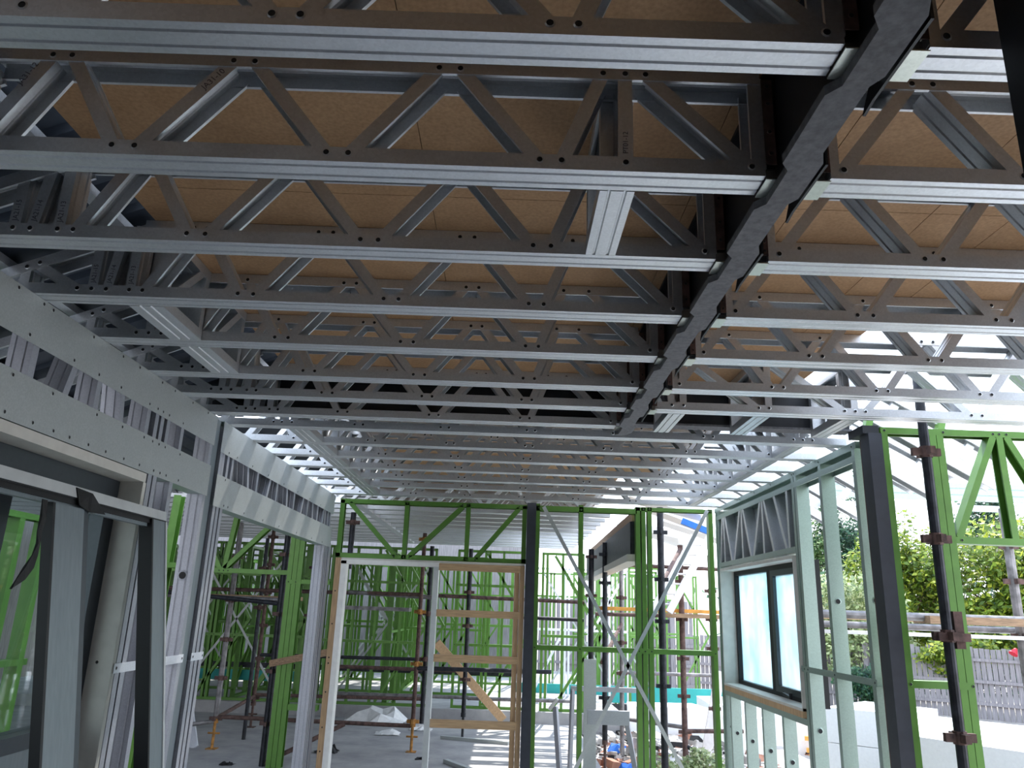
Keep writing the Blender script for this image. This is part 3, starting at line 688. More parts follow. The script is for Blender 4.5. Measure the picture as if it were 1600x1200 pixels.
tag(mb.build('far_sun_block_roof',['roof_dark'],None,origin=(-4,8,3.42)),'dark metal roof sheet added over the far zone left of the doorway to block the sun','roof')  # roof added to keep direct sun off the far slab
mb=MB()
for k in range(24):
    x=-9.2+k*.28; mb.box(x,x+.27,-1.0,7.75,3.50+.02*(k%2),3.505+.02*(k%2))
tag(mb.build('yard_shade_sheet',['roof_dark'],None,origin=(-6,3,3.5)),'dark metal sheet added over the yard beyond the left wall to shade it','roof')  # added sheet, keeps the yard slab in shade
# background beam with timber packers
bb=thing('background_beam','dark steel lintel beam with timber on top, beyond the end wall on the right','steel beam',(1.3,8,2.3))
mb=MB(); mb.bar((1.262,7.75,2.41),(1.36,13.0,2.41),.10,.32); mb.build('beam',['tube_dark'],bb)
mb=MB(); mb.bar((1.29,7.75,2.62),(1.40,13.0,2.62),.12,.09); mb.build('timber_packer',['timber_dark'],bb)
mb=MB(); mb.bar((1.262,7.75,2.215),(1.36,13.0,2.215),.16,.07); mb.build('soffit_board',['cream'],bb)

# far rows of green framing
random.seed(11)
def frow(label,y,x0,x1,z0,z1,step,seed,nogs=(1.2,),diag=2,W=.075):
    random.seed(seed); xs=[]; x=x0
    while x<x1+.01:
        xs.append(x)
        if random.random()<.35: xs.append(x+.07)
        x+=step*random.uniform(.75,1.2)
    ds=[]
    for k in range(diag):
        xa=random.uniform(x0,x1-.8); s=random.choice((-1,1)); zm=z0+(z1-z0)*.5
        ds.append(((xa+.2,z0+.05),(xa+.95,zm))); ds.append(((xa+.95,zm),(xa+.2,z1-.05)))
    br=[]
    if x1-x0>2: br=[((x0+.2,z1),(x0+1.9,z0)),((x0+1.9,z1),(x0+.2,z0))]
    return green_frame(label,((x0+x1)/2,y,z0),y,xs,z0,z1,nogs=nogs,diags=ds,W=W,braces=br)
zf=.17
frow('far green wall frame straight behind the doorway, left section',13.05,-2.95,-.95,zf,2.62,.42,1,(1.12,2.05),2)
frow('far green wall frame seen through the timber ladder frame',13.05,-.80,.45,zf,2.62,.38,2,(1.12,2.05),1)
frow('far green wall frame right of the middle post, beyond the step',13.05,.60,1.30,zf,2.62,.33,3,(1.30,),1)
frow('far green wall frame at far left behind the rusty scaffold',13.05,-5.4,-3.15,zf,2.62,.40,4,(1.15,2.1),3)
frow('second row green frame behind the far left frame',14.6,-6.6,-3.5,zf,2.62,.30,5,(1.3,2.0),3)
frow('second row green frame behind the doorway',14.9,-3.2,-.4,zf,2.62,.33,6,(1.3,),2)
frow('third row green frame at the far left',16.5,-7.6,-3.9,zf,2.62,.26,7,(1.3,),3)
frow('third row green frame behind the ladder frame',17.2,-3.6,.2,zf,2.62,.35,8,(1.35,),2)
frow('distant green frame behind the right scaffold',16.5,1.9,3.4,zf-.3,2.55,.40,9,(1.3,),1)
frow('distant green frame left of the white ladder',14.2,2.2,2.9,zf-.3,2.5,.30,10,(1.3,),0)
def cross_frame(label,x,y0,y1,step):
    t=thing('green_wall_frame',label,'wall frame',(x,y0,zf))
    y=y0
    while y<y1:
        mb=MB(); mb.chan((x,y,zf),(x,y,2.6),X_,.075,Y_,.038); mb.build('stud',['green'],t); y+=step
    for z in (zf+.001,1.25,2.58):
        mb=MB(); mb.chan((x,y0,z),(x,y1,z),X_,.079,Z_ if z<2 else -Z_,.04); mb.build('plate',['green'],t)
    for k in range(3):
        ya=y0+(y1-y0)*k/3; mb=MB(); mb.bar((x,ya,zf+.1),(x,ya+(y1-y0)/3,2.4),.06,.035,up=X_); mb.build('diagonal',['green'],t)
cross_frame('green frame running away behind the far left green frame',-4.35,13.3,19,.60)
cross_frame('green frame running away behind the left scaffold standards',-3.35,13.3,17.5,.66)
cross_frame('green frame running away behind the doorway',-1.9,13.3,18.5,.75)
cross_frame('green frame running away at the extreme far left',-5.9,13.4,19,.55)
frow('back row green frame closing the far left rooms',18.6,-9.4,-4.2,zf,2.62,.24,15,(1.3,),4)
frow('back row green frame closing the rooms behind the doorway',19.2,-4.0,.3,zf,2.62,.28,16,(1.3,2.0),3)
mb=MB(); mb.box(-14,.6,20.2,20.3,-.45,3.3)
tag(mb.build('neighbour_wall',['fence'],None,origin=(-6,20.2,-.45)),'grey neighbouring wall far behind the green frames on the left','wall')
green_frame('pale zinc wall frame behind the right far green frames',(1.2,15.4,-.1),15.4,[.45,.80,1.15,1.22,1.60,2.0,2.35],-.1,2.5,nogs=(1.35,),diags=(((.5,.1),(1.1,1.3)),((1.65,1.3),(2.3,2.4))),cat='wall frame',name='zinc_wall_frame',mat='galv_white')
frow('green frame in the far right background, behind the zinc frame',17.4,.6,3.9,-.1,2.5,.36,18,(1.3,2.0),3)
frow('green frame beyond the teal board at the right',18.8,1.6,4.8,-.1,2.6,.42,19,(1.2,),2)
mb=MB(); mb.box(-9.5,-9.4,-6,17.5,-.45,3.5)
tag(mb.build('neighbour_wall',['fence'],None,origin=(-9.45,5,-.45)),'long grey wall added beyond the yard outside the left wall to screen bright sky','wall')  # added to cut the bright sky mirrored in the left studs
# tall green post group just left of the doorway and a bright one behind the left wall
gp=thing('green_corner_post','tall bundled green studs beside the rusty scaffold, left of the doorway','wall frame',(-2.38,8.9,0))
for x in (-2.44,-2.385,-2.33): gmember(gp,(x,0),(x,2.66),8.9,.088,.05,'stud',X_)
gmember(gp,(-2.30,1.905),(-1.98,1.905),8.9,.088,.045,'noggin',-Z_); gmember(gp,(-2.30,.60),(-1.98,.60),8.9,.088,.06,'noggin',-Z_)
gmember(gp,(-2.47,1.90),(-2.30,1.90),8.896,.09,.045,'noggin',-Z_,rv=[(-2.44,1.9),(-2.36,1.9)])
gq=thing('green_wall_frame','green frame with raking braces seen through the left opening','wall frame',(-3.1,8.6,0))
for a,b in (((-3.55,0),(-3.55,2.66)),((-3.20,2.02),(-3.13,2.66)),((-3.20,2.02),(-2.66,2.60)),((-3.25,2.02),(-3.52,2.5))): gmember(gq,a,b,8.95,.088,.05,'brace',-Z_)
gmember(gq,(-3.95,2.0),(-2.47,2.0),8.95,.09,.05,'rail',-Z_,rv=[(-3.25,2.0),(-3.2,2.0),(-3.15,2.0)])
gb=thing('bright_green_stud','bright green leaning stud seen beside the dark left corner post','wall frame',(-2.6,6.0,0))
gmember(gb,(-2.66,0),(-2.58,2.45),6.0,.088,.055,'stud',X_)
gmember(gb,(-2.74,0),(-2.70,2.2),6.05,.088,.05,'stud',X_)
gmember(gb,(-2.9,1.92),(-2.4,1.92),5.99,.088,.04,'noggin',-Z_)
# green frame outside the left window
gw=thing('green_outer_frame','green steel wall frame standing outside the left window','wall frame',(-3.4,4.6,0))
for k in range(9):
    y=3.1+k*.30
    mb=MB(); mb.chan((-3.3,y,0),(-3.3,y,2.2),X_,.086,Y_,.06); mb.build('stud',['green'],gw)
for z in (.3,1.25,2.2):
    mb=MB(); mb.chan((-3.3,3.0,z),(-3.3,5.6,z),X_,.09,-Z_,.04); mb.build('rail',['green'],gw)

# ------------------------------------------------------------------ scaffolding
def coupler(mb,x,y,z,m=0,r=.045):
    mb.tube((x,y,z-.03),(x,y,z+.03),r*.75,8,m)
    mb.box(x-.075,x+.075,y-.014,y+.014,z-.02,z+.02,m); mb.box(x-.014,x+.014,y-.075,y+.075,z-.02,z+.02,m)
def standard(parent,x,y,z0,z1,r=.024,mat='rust',cz=None,jack=None,cmat=None):
    mb=MB(); mb.tube((x,y,z0+(.3 if jack else 0)),(x,y,z1),r,12); s=mb.build('standard',[mat],parent)
    for z in (cz or []):
        mb=MB(); coupler(mb,x,y,z); mb.build('coupler',[cmat or 'rust'],s)
    if jack:
        mb=MB(); mb.tube((x,y,z0),(x,y,z0+.32),.017,8); mb.box(x-.06,x+.06,y-.06,y+.06,z0,z0+.008)
        mb.tube((x-.07,y,z0+.17),(x+.07,y,z0+.17),.012,6); mb.tube((x,y-.0,z0+.28),(x,y,z0+.33),.035,10); mb.build('base_jack',[jack],s)
    return s
def ledger(parent,p,q,r=.022,mat='rust',name='ledger'):
    mb=MB(); mb.tube(p,q,r,10); return mb.build(name,[mat],parent)
# left bay
sc=thing('scaffold_tower','rusty scaffold tower seen through the left wall opening','scaffold',(-3.0,9.9,0))
standard(sc,-3.39,9.89,0,2.63,.032,'tube',(.33,.78,1.22,1.68,2.20),'orange_rust')
standard(sc,-3.48,11.6,0,2.75,.026,'rust',(.38,.9,1.35,1.8,2.2,2.6),'rust')
standard(sc,-2.53,9.0,0,2.45,.034,'tube_dark',(.42,.95,1.55,2.20))
standard(sc,-3.25,10.6,0,2.5,.024,'tube_dark',(1.6,2.1))
standard(sc,-2.95,12.1,0,2.6,.022,'tube_dark',(2.2,1.5))
for p,q,mt in (((-3.39,9.89,.35),(-1.10,10.14,.29),'rust'),((-3.39,9.89,.33),(-3.48,11.6,.40),'rust'),((-3.39,9.89,.30),(-4.4,8.9,.22),'tube'),
               ((-4.6,9.3,1.79),(-2.53,9.0,1.66),'tube_dark'),((-4.4,10.0,1.80),(-1.1,10.15,1.83),'rust'),((-4.6,9.5,1.72),(-2.53,9.02,1.70),'tube'),
               ((-3.48,11.6,.42),(-1.1,11.8,.42),'rust'),((-3.48,11.6,.95),(-.6,11.9,.95),'tube_dark'),((-2.53,9.0,.02),(-1.75,9.3,.40),'rust')):
    ledger(sc,p,q,.024,mt)
mb=MB(); mb.box(-4.4,-2.5,9.6,9.85,1.70,1.745); 
tag(mb.build('scaffold_plank',['timber_dark'],None,origin=(-3.4,9.7,1.70)),'dark weathered plank on the left scaffold tower','plank')
mb=MB(); mb.bar((-2.55,8.93,1.03),(-1.80,8.7,1.20),.03,.07); tag(mb.build('tie_board',['timber_dark'],None,origin=(-2.2,8.8,1.1)),'short grey board tied between the green corner post and left wall end','board')
# middle bay behind the doorway
sm=thing('scaffold_bay','rusty scaffold bay with orange base jacks behind the doorway','scaffold',(-1.1,10.14,0))
standard(sm,-1.08,10.14,0,2.60,.026,'rust',(.34,1.0,1.62,2.52),'orange_rust',cmat='orange_rust')
standard(sm,-.99,10.3,.3,2.45,.028,'tube_dark',(1.05,1.6),None)
standard(sm,-.52,11.2,0,2.5,.03,'tube_dark',(.75,1.45,1.9),'tube_dark')
standard(sm,-1.72,8.6,2.05,2.66,.03,'tube_dark',(2.55,))
for p,q,mt in (((-2.0,10.1,1.83),(-.9,10.2,1.80),'tube'),((-2.4,11.6,.83),(-.5,11.6,.83),'rust'),((-1.08,10.14,.95),(.6,10.3,.95),'tube_dark'),
               ((-1.0,11.2,1.84),(1.1,11.3,1.82),'rust'),((-1.0,11.2,1.60),(1.1,11.3,1.58),'tube_dark'),((-2.5,12.1,.42),(-.5,12.2,.42),'tube'),((-.5,11.8,.45),(1.0,11.9,.45),'tube')):
    ledger(sm,p,q,.026,mt)
mb=MB(); mb.box(-2.08,-1.17,9.72,9.96,1.62,1.665); tag(mb.build('scaffold_plank',['tube'],None,origin=(-1.6,9.85,1.62)),'steel scaffold board behind the upper doorway','plank')
# right bays
sr=thing('scaffold_right_bay','scaffold with rusty standards behind the right half of the green end wall','scaffold',(1.9,9.5,-.3))
standard(sr,1.66,8.5,-.35,2.82,.036,'tube_dark',(2.55,2.05,1.62,.98),None,cmat='tube_dark')
standard(sr,1.24,10.0,-.1,2.55,.032,'tube_dark',(2.4,2.05,.7),'rust',cmat='tube_dark')
standard(sr,1.12,10.5,.7,2.5,.036,'tube_dark',(2.4,1.9))
standard(sr,2.20,10.0,-.35,2.55,.034,'rust',(.35,.75,1.18,1.64,2.1),'orange_rust')
standard(sr,2.62,10.2,-.35,2.45,.026,'rust',(1.65,1.3,2.0,.6))
standard(sr,1.62,11.2,-.3,2.4,.03,'tube',(1.9,1.3,.9))
standard(sr,1.95,11.6,-.3,2.4,.024,'rust',(1.9,1.3,.7))
for p,q,mt in (((1.12,10.0,1.67),(2.9,10.0,1.69),'rust'),((1.6,11.4,.9),(3.3,11.4,.9),'tube'),((2.20,10.0,.36),(2.9,10.0,.38),'rust'),((2.20,10.0,.20),(3.2,9.6,-.25),'tube_dark'),
               ((1.3,10.4,.45),(2.2,10.0,.40),'tube'),((1.2,10.0,1.10),(1.62,11.2,1.55),'rust'),((1.66,8.5,2.0),(2.20,10.0,2.5),'rust'),((1.5,10.0,2.28),(2.9,10.0,2.26),'rust')):
    ledger(sr,p,q,.024,mt)
mb=MB(); mb.box(1.2,2.85,10.05,10.3,1.72,1.765); tag(mb.build('scaffold_plank',['orange_timber'],None,origin=(2.0,10.2,1.72)),'orange edged timber plank on the right scaffold','plank')
mb=MB(); mb.box(1.95,2.85,9.75,9.98,1.66,1.71); tag(mb.build('scaffold_plank',['timber_dark'],None,origin=(2.4,9.85,1.66)),'dark timber plank in front of the orange edged plank','plank')
# scaffold pole beside the green verandah frame
sp=thing('scaffold_pole','dark scaffold pole standing in front of the green verandah frame','scaffold',(2.228,4.05,-.3))
standard(sp,2.228,4.05,-.3,2.99,.0255,'tube_dark',(2.57,2.11,1.63,1.16,.7))
for (x,y,z,a,b,c) in ((2.228,4.05,1.66,.03,.02,.10),):
    mb=MB(); mb.box(x+.03,x+.075,y-.02,y+.03,z-.09,z+.09); mb.box(x-.06,x+.10,y-.03,y+.03,z-.055,z-.015); mb.build('double_coupler',['rust'],sp)
sq=thing('scaffold_rail','scaffold rails and boards running to the right behind the green frame','scaffold',(3.5,6.2,1.6))
ledger(sq,(2.25,6.3,1.66),(6.2,6.3,1.66),.026,'tube','rail')
ledger(sq,(2.25,6.0,1.735),(4.0,6.0,1.735),.03,'tube','rail')
standard(sq,3.98,6.2,-.45,2.6,.035,'tube',(2.03,1.62,2.3))
standard(sq,5.4,7.8,-.45,3.4,.03,'rust',(3.3,2.6,1.6))
mb=MB(); mb.box(3.13,4.6,5.9,6.15,1.69,1.745); tag(mb.build('scaffold_plank',['timber_dark'],None,origin=(3.8,6.0,1.69)),'dark plank on the outside rail right of the scaffold pole','plank')
mb=MB(); mb.box(2.25,4.6,6.4,6.65,1.70,1.75); tag(mb.build('scaffold_plank',['timber'],None,origin=(3.4,6.5,1.70)),'pale plank lying behind the outside scaffold rail','plank')
mb=MB(); mb.box(2.2,4.6,5.65,5.70,1.60,1.625); sqb=mb.build('lower_rail',['white_metal'],sq)

# ------------------------------------------------------------------ outside right: eaves rafters and beam
def rafter(y,label):
    t=thing('eaves_rafter',label,'rafter',(2.1,y,3.1),'white eaves rafters outside the right wall')
    mb=MB(); p=V((2.10,y+.04,3.10)); q=V((3.05,y+.04,2.56)); d=(q-p).normalized(); n=V((d.z,0,-d.x)); n=n if n.z<0 else -n
    mb.chan(p,q,Y_,.085,n,.07,ribs=(-.02,.02)); mb.build('rafter_channel',['galv'],t)
    mb=MB(); p2=p+V((.1,0,.14)); q2=q+V((.14,0,.14)); mb.chan(p2,q2,Y_,.085,n,.05); mb.build('upper_channel',['galv'],t)
    for u,v in ((.3,-.16),(.75,-.41)):
        mb=MB(); mb.bar(p+V((u,0,v)),p2+V((u,0,v)),.05,.04,up=Y_); mb.build('strut',['galv'],t)
    return t
r0=rafter(4.75,'white zinc eaves rafter outside the right wall, nearest the dark column')
for i,yy in enumerate((5.35,5.95,6.55,7.15,7.75,8.35)):
    dup(r0,(2.1,yy,3.1),'white zinc eaves rafter outside the right wall, %s from the dark column'%ORD[i+1])
eb=thing('eaves_beam','pale steel eaves beam running right behind the green V braces','beam',(3.8,7.0,2.5))
mb=MB(); mb.chan((2.9,7.0,2.86),(7.5,7.0,2.86),Z_,.16,Y_,.05,ribs=(-.03,.03)); mb.build('channel',['galv_stud'],eb)
mb=MB(); mb.box(2.9,7.5,7.0,7.12,2.70,2.74); mb.build('lower_lip',['galv_white'],eb)
# loose roof boards and blue sheet upper right beyond the end wall
for i,(x,y,z,a) in enumerate(((1.95,9.6,3.0,-.25),(2.25,10.2,2.92,-.35),(2.55,10.9,2.86,-.3),(2.05,11.4,2.86,-.2),(2.9,11.6,2.9,-.28),(2.4,12.4,2.9,-.3),(3.2,10.2,3.0,-.3))):
    mb=MB(); d=V((.9,-.25,a)).normalized(); mb.bar(V((x,y,z))-d*.45,V((x,y,z))+d*.45,.30,.10,up=(.25,.1,1))
    tag(mb.build('roof_board',['foam'],None,origin=(x,y,z)),'pale roof insulation board above the right scaffold, '+['nearest the end wall','left of the blue wrapping','beside the white ladder head','lowest over the platform','furthest right','furthest back','highest up'][i],'roof board','pale boards in the roof beyond the end wall')
mb=MB(); mb.bar((2.12,9.5,2.80),(2.42,9.45,2.68),.10,.07); tag(mb.build('blue_wrapping',['blue'],None,origin=(2.25,9.5,2.74)),'blue plastic wrapping among the pale roof boards','wrapping')

# white ladder and stair stringer leaning on scaffold
la=thing('white_ladder','white loading ladder leaning steeply against the right scaffold platform','ladder',(1.75,9.2,1.6))
for dx in (0,.20):
    mb=MB(); mb.bar((1.78+dx,9.7,1.72),(2.36+dx,9.9,2.66),.085,.03,up=Y_); mb.build('stringer',['white_metal'],la)
for k in range(7):
    t_=.1+k*.13; mb=MB(); mb.tube((1.78+.58*t_,9.7+.2*t_,1.72+.94*t_),(1.98+.58*t_,9.7+.2*t_,1.72+.94*t_),.013,8); mb.build('rung',['white_metal'],la)
lb=thing('white_leaning_board','white board leaning against the scaffold foot at the right of end wall','board',(2.75,10.4,-.3))
mb=MB(); mb.bar((2.55,10.6,-.2),(2.86,10.8,1.0),.13,.03,up=Y_); mb.build('board',['white_metal'],lb)
# teal board far behind, dark boards under
tb=thing('teal_board','long teal board lying across the far background','board',(2.5,16,.0))
mb=MB(); mb.box(.2,5.2,15.9,15.95,.04,.34); mb.build('board',['teal'],tb); mb=MB(); mb.box(.2,5.2,15.88,15.9,-.22,.02); mb.build('lower_board',['wallgrey'],tb)
tb2=thing('teal_board','short teal board glimpsed low behind the left scaffold','board',(-5.0,13.6,.6))
mb=MB(); mb.box(-5.9,-3.4,13.6,13.65,.42,.58); mb.build('board',['teal'],tb2); mb=MB(); mb.box(-5.9,.2,13.6,13.63,.62,.70); mb.build('dark_rail',['tube_dark'],tb2)

# ------------------------------------------------------------------ things standing and lying beyond the end wall
mb=MB(); mb.box(.885,1.02,9.0,9.02,0,1.19); tag(mb.build('grey_panel_strip',['plate'],None,origin=(.95,9,0)),'tall pale grey panel strip standing upright behind the green end wall','panel')
ts=thing('trestle','grey steel trestle of thin rails behind the green end wall','trestle',(1.0,8.9,0))
for p,q in (((.62,8.7,0),(.56,8.75,.72)),((1.42,8.7,0),(1.30,8.75,.66)),((.76,9.25,0),(.78,9.2,.86)),((1.62,9.3,0),(1.60,9.25,.82))):
    mb=MB(); mb.bar(p,q,.035,.05); mb.build('leg',['matt_zinc'],ts)
mb=MB(); mb.box(.76,1.64,9.18,9.23,.84,.89); mb.box(.9,1.34,8.72,8.77,.56,.70); mb.build('rail',['matt_zinc'],ts)
mb=MB(); mb.bar((.50,8.75,.69),(.58,8.72,.80),.03,.06,up=Y_); mb.build('end_cap',['white_metal'],ts)
mb=MB(); mb.bar((-.93,11.1,1.22),(.02,11.9,.17),.12,.02,up=Y_)
tag(mb.build('leaning_plank',['timber'],None,origin=(-.45,11.5,.7)),'reddish timber plank leaning behind the timber ladder frame','plank')
mb=MB(); mb.bar((-3.95,10.4,.5),(-3.6,9.9,0.0),.10,.02,up=Y_); tag(mb.build('leaning_offcut',['galv_white'],None,origin=(-3.75,10.1,.2)),'pale offcut channel leaning by the left scaffold foot','offcut')
# floor litter
random.seed(5)
def scrap(x,y,z,s,label,mat,name='wrapping_scrap',cat='scrap',h=.06):
    mb=MB(); n=6; g=[]
    for i in range(n):
        for j in range(n):
            g.append(V((x+(i/(n-1)-.5)*s+random.uniform(-.02,.02),y+(j/(n-1)-.5)*s*.7+random.uniform(-.02,.02),z+.006+h*random.random()*(1 if 0<i<n-1 and 0<j<n-1 else .15))))
    mb.v=g+[p-V((0,0,.004)) for p in g]
    for i in range(n-1):
        for j in range(n-1):
            a=i*n+j; mb.face((a,a+n,a+n+1,a+1)); b=a+n*n; mb.face((b,b+1,b+n+1,b+n))
    tag(mb.build(name,[mat],None,origin=(x,y,z)),label,cat)
scrap(-2.05,9.9,0,.26,'crumpled black rag on the slab left of the doorway','blackrag','black_rag','rag',.1)
scrap(-1.55,11.4,0,.34,'crumpled white wrapping on the slab below the doorway','paper')
scrap(-1.15,11.9,0,.30,'crumpled white wrapping beside the orange base jack','paper')
scrap(-1.9,12.5,0,.9,'large clear plastic sheet heaped against the slab step','paper','plastic_sheet','sheet',.22)
scrap(-.9,9.7,0,.14,'small black scrap near the grey door stile foot','blackrag','black_scrap','rag',.03)
scrap(-2.9,9.0,0,.13,'small black scrap at the foot of the rusty scaffold','blackrag','black_scrap','rag',.04)
mb=MB(); mb.bar((-.62,9.55,.02),(-.20,8.9,.02),.06,.04); tag(mb.build('floor_channel',['plate'],None,origin=(-.4,9.2,0)),'steel channel offcut lying on the slab, nearer of the two','offcut')
mb=MB(); mb.bar((-.80,11.2,.02),(.10,10.9,.02),.06,.04); tag(mb.build('floor_channel',['plate'],None,origin=(-.3,11,0)),'steel channel offcut lying on the slab, farther of the two','offcut')

# ground, rubble, fence, foam, plants
gr=structure('ground',(0,0,-.45))
mb=MB(); mb.box(-40,60,-20,60,-.55,-.45); mb.build('sand',['soil'],gr)
mb=MB(); random.seed(21)
for k in range(4200):
    x=random.uniform(1.25,4.9); y=random.uniform(8.2,15.5); s=random.uniform(.02,.085)*(1+.25*(random.random()<.1)*3)
    z=-.45+.35*math.exp(-((x-2.2)**2)/3-((y-12)**2)/9)+s*.3
    c=V((x,y,z)); m=0 if random.random()<.5 else (1 if random.random()<.28 else (2 if random.random()<.62 else 3))
    a=V((random.uniform(-1,1),random.uniform(-1,1),random.uniform(-.3,.3))).normalized()
    mb.bar(c-a*s,c+a*s,s*random.uniform(.8,1.6),s*random.uniform(.4,1.1),up=(.1,.2,1),m=m)
tag(mb.build('rubble',['rock','brickred','paper','blackrag'],None,origin=(2.5,11,-.3)),'broken stone and scrap rubble on the ground beyond the end wall','rubble',kind='stuff')
mb=MB(); mb.box(1.2,4.4,8.2,15.8,-.45,-.22); gr2=mb.build('sand_mound',['soil'],gr)
for i,(x,y,s) in enumerate(((1.62,11.6,.34),(1.55,10.2,.26),(2.3,9.6,.30),(2.6,13.4,.4))):
    scrap(x,y,-.16,s,'blue plastic scrap in the rubble, '+['largest, behind the trestle','nearest the slab edge','at the foot of the rusty standard','furthest back'][i],'blue','blue_scrap','scrap',.12)
for i,(x,y,w,l,h) in enumerate(((2.6,13.3,1.3,.8,.45),(4.3,13.8,2.0,1.5,.5),(3.6,12.4,.7,.6,.42))):
    mb=MB(); mb.prism([(x-w/2,y-l/2),(x+w/2,y-l/2+.15),(x+w/2-.1,y+l/2),(x-w/2+.1,y+l/2-.1)],-.45,-.45+h+.3)
    tag(mb.build('foam_pile',['foam'],None,origin=(x,y,-.45)),'white sheeted pile in the yard beyond the end wall, '+['behind the black scaffold tube','behind the rusty standard','small one in front'][i],'foam block','white sheeted piles')
# white polystyrene stacks at right
def foam(poly,z1,label):
    t=thing('foam_stack',label,'foam block',(poly[0][0],poly[0][1],-.45),'white foam stacks outside')
    zs=[-.45,.05,.42,z1] if z1>.5 else [-.45,.0,z1]
    for a,b in zip(zs[:-1],zs[1:]):
        mb=MB(); mb.prism(poly,a+.002,b-.004); mb.build('foam_slab',['foam'],t)
foam([(3.42,6.86),(4.25,8.52),(5.9,6.9),(4.9,4.9)],.80,'large white foam stack outside, right of the scaffold pole')
foam([(3.55,9.1),(4.35,9.9),(4.9,9.3),(4.2,8.62)],.78,'white foam stack seen between right wall studs')
foam([(5.3,9.2),(6.6,10.9),(8.2,9.6),(6.8,8.0)],.42,'low white foam stack behind the large one')
# orange timber stack
os_=thing('orange_timber_stack','stack of orange timber lengths seen through the right wall studs','timber stack',(5.2,12.7,-.45),None)
random.seed(9)
for k in range(9):
    z=-.40+k*.085; off=random.uniform(-.06,.06)
    mb=MB(); mb.bar((4.75+off,12.9,z),(5.65+off,12.5,z),.10,.06); 
    mb.build('timber_length',['orange_timber' if k%3 else 'paper'],os_)
# fence
def fence_seg(p,q,label,z0=-.45,h=1.62):
    t=thing('paling_fence',label,'fence',(p[0],p[1],z0),None)
    d=V((q[0]-p[0],q[1]-p[1],0)); L=d.length; d.normalize(); nrm=V((-d.y,d.x,0)); n=int(L/.12)
    mb=MB(); random.seed(int(L*100))
    for k in range(n):
        c=V((p[0],p[1],0))+d*(k*.12+.055); hh=h+random.uniform(-.03,.03); o=nrm*random.uniform(-.008,.008)
        a=[c+o-d*.052+V((0,0,z0)),c+o+d*.052+V((0,0,z0)),c+o+d*.052+nrm*.014+V((0,0,z0)),c+o-d*.052+nrm*.014+V((0,0,z0))]
        mb.loft(a,[v+V((0,0,hh)) for v in a])
    mb.build('palings',['fence'],t)
    for z in (z0+.35,z0+.85,z0+1.35):
        mb=MB(); s=-nrm*.03 if nrm.y>0 else nrm*.03
        mb.bar(V((p[0],p[1],z))+s,V((q[0],q[1],z))+s,.04,.07); mb.build('rail',['fence'],t)
    for k in range(int(L/2.4)+1):
        c=V((p[0],p[1],0))+d*(k*2.4)+(-nrm*.07 if nrm.y>0 else nrm*.07); mb=MB(); mb.box(c.x-.05,c.x+.05,c.y-.05,c.y+.05,z0,z0+h+.02); mb.build('post',['fence'],t)
fence_seg((5.2,23.5),(11.3,20.2),'grey timber paling fence behind the garden, left of the scaffold pole')
fence_seg((11.3,20.2),(15.5,16.4),'grey timber paling fence right of the scaffold pole')
fence_seg((-7.5,21.5),(5.2,21.8),'grey paling fence far behind the green frames',h=2.5)
# foliage
def foliage(name,label,c,rad,n,leaf,mat,seed,trunk=None,group=None,cat='tree',clusters=14):
    random.seed(seed); t=thing(name,label,cat,(c[0],c[1],-.45),group)
    cl=[]
    for k in range(clusters):
        u=V((random.gauss(0,1),random.gauss(0,1),random.gauss(0,1))).normalized()*random.uniform(.3,.85)
        cl.append((V((c[0]+u.x*rad[0],c[1]+u.y*rad[1],c[2]+u.z*rad[2])),random.uniform(.28,.48)))
    mb=MB()
    for k in range(n):
        cc,rr=random.choice(cl); u=V((random.gauss(0,1),random.gauss(0,1),random.gauss(0,1))).normalized()*(random.random()**.4)*rr
        p=cc+V((u.x*rad[0],u.y*rad[1],u.z*rad[2]))
        a=V((random.gauss(0,1),random.gauss(0,1),random.gauss(0,1)-.3)).normalized(); b=a.orthogonal().normalized(); L=leaf*random.uniform(.6,1.3)
        n0=len(mb.v); mb.v += [p,p+a*L*.5+b*L*.28,p+a*L,p+a*L*.5-b*L*.28]; mb.face((n0,n0+1,n0+2,n0+3))
    mb.build('foliage',[mat],t)
    mb=MB(); mb.tube((c[0],c[1],-.45),(c[0]+.1,c[1],c[2]),(trunk or .08),8,0,(trunk or .08)*.5)
    for k in range(min(5,len(cl))):
        q=cl[k][0]; mb.tube((c[0]+.05,c[1],(c[2]-.45)/2),q,(trunk or .08)*.45,6,0,.015)
    mb.build('trunk',['bark'],t)
    return t
foliage('garden_tree','yellow green garden tree right of the scaffold pole behind the fence',(14.2,21.5,2.7),(3.1,1.6,2.1),16000,.18,'leaf_yellow',31,.12,clusters=26)
foliage('garden_tree','mid green garden tree just right of the dark column',(11.5,23.2,2.8),(1.7,1.3,2.3),11000,.17,'leaf_yellow',32,.12,clusters=22)
foliage('conifer','dark conifer crown rising behind the yellow green tree',(18.6,29.5,5.6),(1.7,1.2,2.1),4500,.18,'leaf_dark',33,.12,clusters=14)
foliage('garden_tree','pale bushy tree seen between the right wall studs',(9.6,21.5,1.6),(1.5,1.2,1.6),10000,.14,'leaf_pale',34,.08,clusters=22)
foliage('conifer','dark green conifer seen between the last two right wall studs',(12.2,28,4.6),(1.6,1.2,2.4),6000,.16,'leaf_dark',35,.12,clusters=18)
foliage('conifer','bright green conifer left of the dark one, above the window',(10.3,27.5,3.9),(1.1,1.0,1.8),5000,.15,'leaf_mid',36,.12,clusters=14)
foliage('hanging_shrub','leafy shrub hanging over the fence left of the scaffold pole',(11.3,20.5,1.1),(1.3,.6,.6),3500,.13,'leaf_yellow',37,.05,cat='shrub')
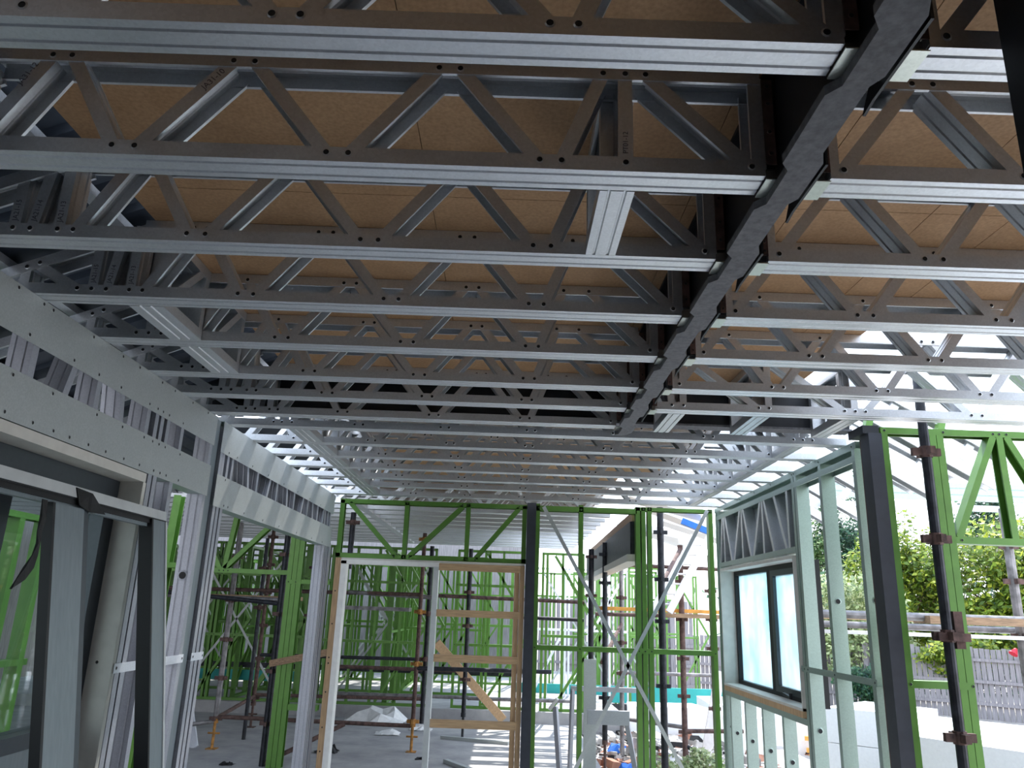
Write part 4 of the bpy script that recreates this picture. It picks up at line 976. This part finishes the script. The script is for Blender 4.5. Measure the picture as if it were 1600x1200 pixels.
foliage('hanging_shrub','dark leafy shrub hanging over the fence right of the scaffold pole',(13.6,19.0,1.5),(2.2,.8,.7),6500,.13,'leaf_mid',38,.06,cat='shrub',clusters=20)
foliage('hanging_shrub','dark shrub low in the garden below the far fence',(9.0,20.4,.25),(1.0,.5,.6),3000,.12,'leaf_dark',39,.05,cat='shrub')
foliage('weeds','bushy pale weeds at the foot of the right green stud',(2.15,9.0,.0),(.42,.4,.34),2600,.055,'leaf_pale',40,.02,cat='plant')
foliage('weeds','green weeds below the right wall window',(2.75,6.9,-.1),(.35,.9,.42),2800,.05,'leaf_mid',41,.02,cat='plant')
foliage('hedge','tall dark hedge behind the garden trees',(15,27,1.2),(9,1.2,2.2),16000,.26,'leaf_dark',44,.1,cat='hedge',clusters=60)
foliage('street_tree','dark trees far behind the green frames',(-6,27,2.2),(6,2,1.6),5000,.25,'leaf_dark',42,.15,clusters=24)
foliage('red_rose_bush','red flowers among the shrubs by the fence',(12.95,19.6,1.9),(.22,.2,.22),160,.10,'red',43,.03,cat='shrub',clusters=4)
mb=MB(); mb.tube((11.75,18.7,1.10),(11.85,18.72,1.22),.10,10,0,.03); tag(mb.build('red_ball',['red'],None,origin=(11.8,18.7,1.15)),'small bright red object on top of the fence','ornament')

# ------------------------------------------------------------------ camera
rt_v=(.999387,-.035469,.002067) if False else None
f=1200.998
up=V((145,4082,-f)).normalized(); fw=V((-10,-353,-f)); fw=(fw-up*fw.dot(up)).normalized(); rt=fw.cross(up).normalized()
cam=bpy.data.cameras.new('camera'); co=bpy.data.objects.new('camera',cam); C.objects.link(co)
R=Matrix(((rt.x,rt.y,rt.z),(fw.x,fw.y,fw.z),(up.x,up.y,up.z)))
co.matrix_world=Matrix.Translation((0,0,1.68))@R.to_4x4()
cam.sensor_width=36; cam.sensor_fit='HORIZONTAL'; cam.lens=36*f/1600; cam.clip_start=.05; cam.clip_end=300
bpy.context.scene.camera=co

# ------------------------------------------------------------------ light
w=bpy.data.worlds.new('sky'); bpy.context.scene.world=w; w.use_nodes=True
nt=w.node_tree; bg=nt.nodes['Background']
tc=nt.nodes.new('ShaderNodeTexCoord'); sp_=nt.nodes.new('ShaderNodeSeparateXYZ'); nt.links.new(tc.outputs['Generated'],sp_.inputs[0])
cr=nt.nodes.new('ShaderNodeValToRGB'); nt.links.new(sp_.outputs['Z'],cr.inputs['Fac'])
cr.color_ramp.elements[0].position=0; cr.color_ramp.elements[0].color=(.92,.95,1,1)
cr.color_ramp.elements[1].position=.7; cr.color_ramp.elements[1].color=(.62,.76,1,1)
nt.links.new(cr.outputs['Color'],bg.inputs['Color']); bg.inputs['Strength'].default_value=1.9
sun=bpy.data.lights.new('sun','SUN'); sun.energy=4.0; sun.angle=math.radians(.53); sun.color=(1,.96,.9)
so=bpy.data.objects.new('sun',sun); C.objects.link(so); so.rotation_euler=V((.10,.60,1.0)).to_track_quat('Z','Y').to_euler()
vs=bpy.context.scene.view_settings; vs.view_transform='Standard'; vs.look='None'; vs.gamma=1; vs.use_curve_mapping=False; vs.exposure=1.05
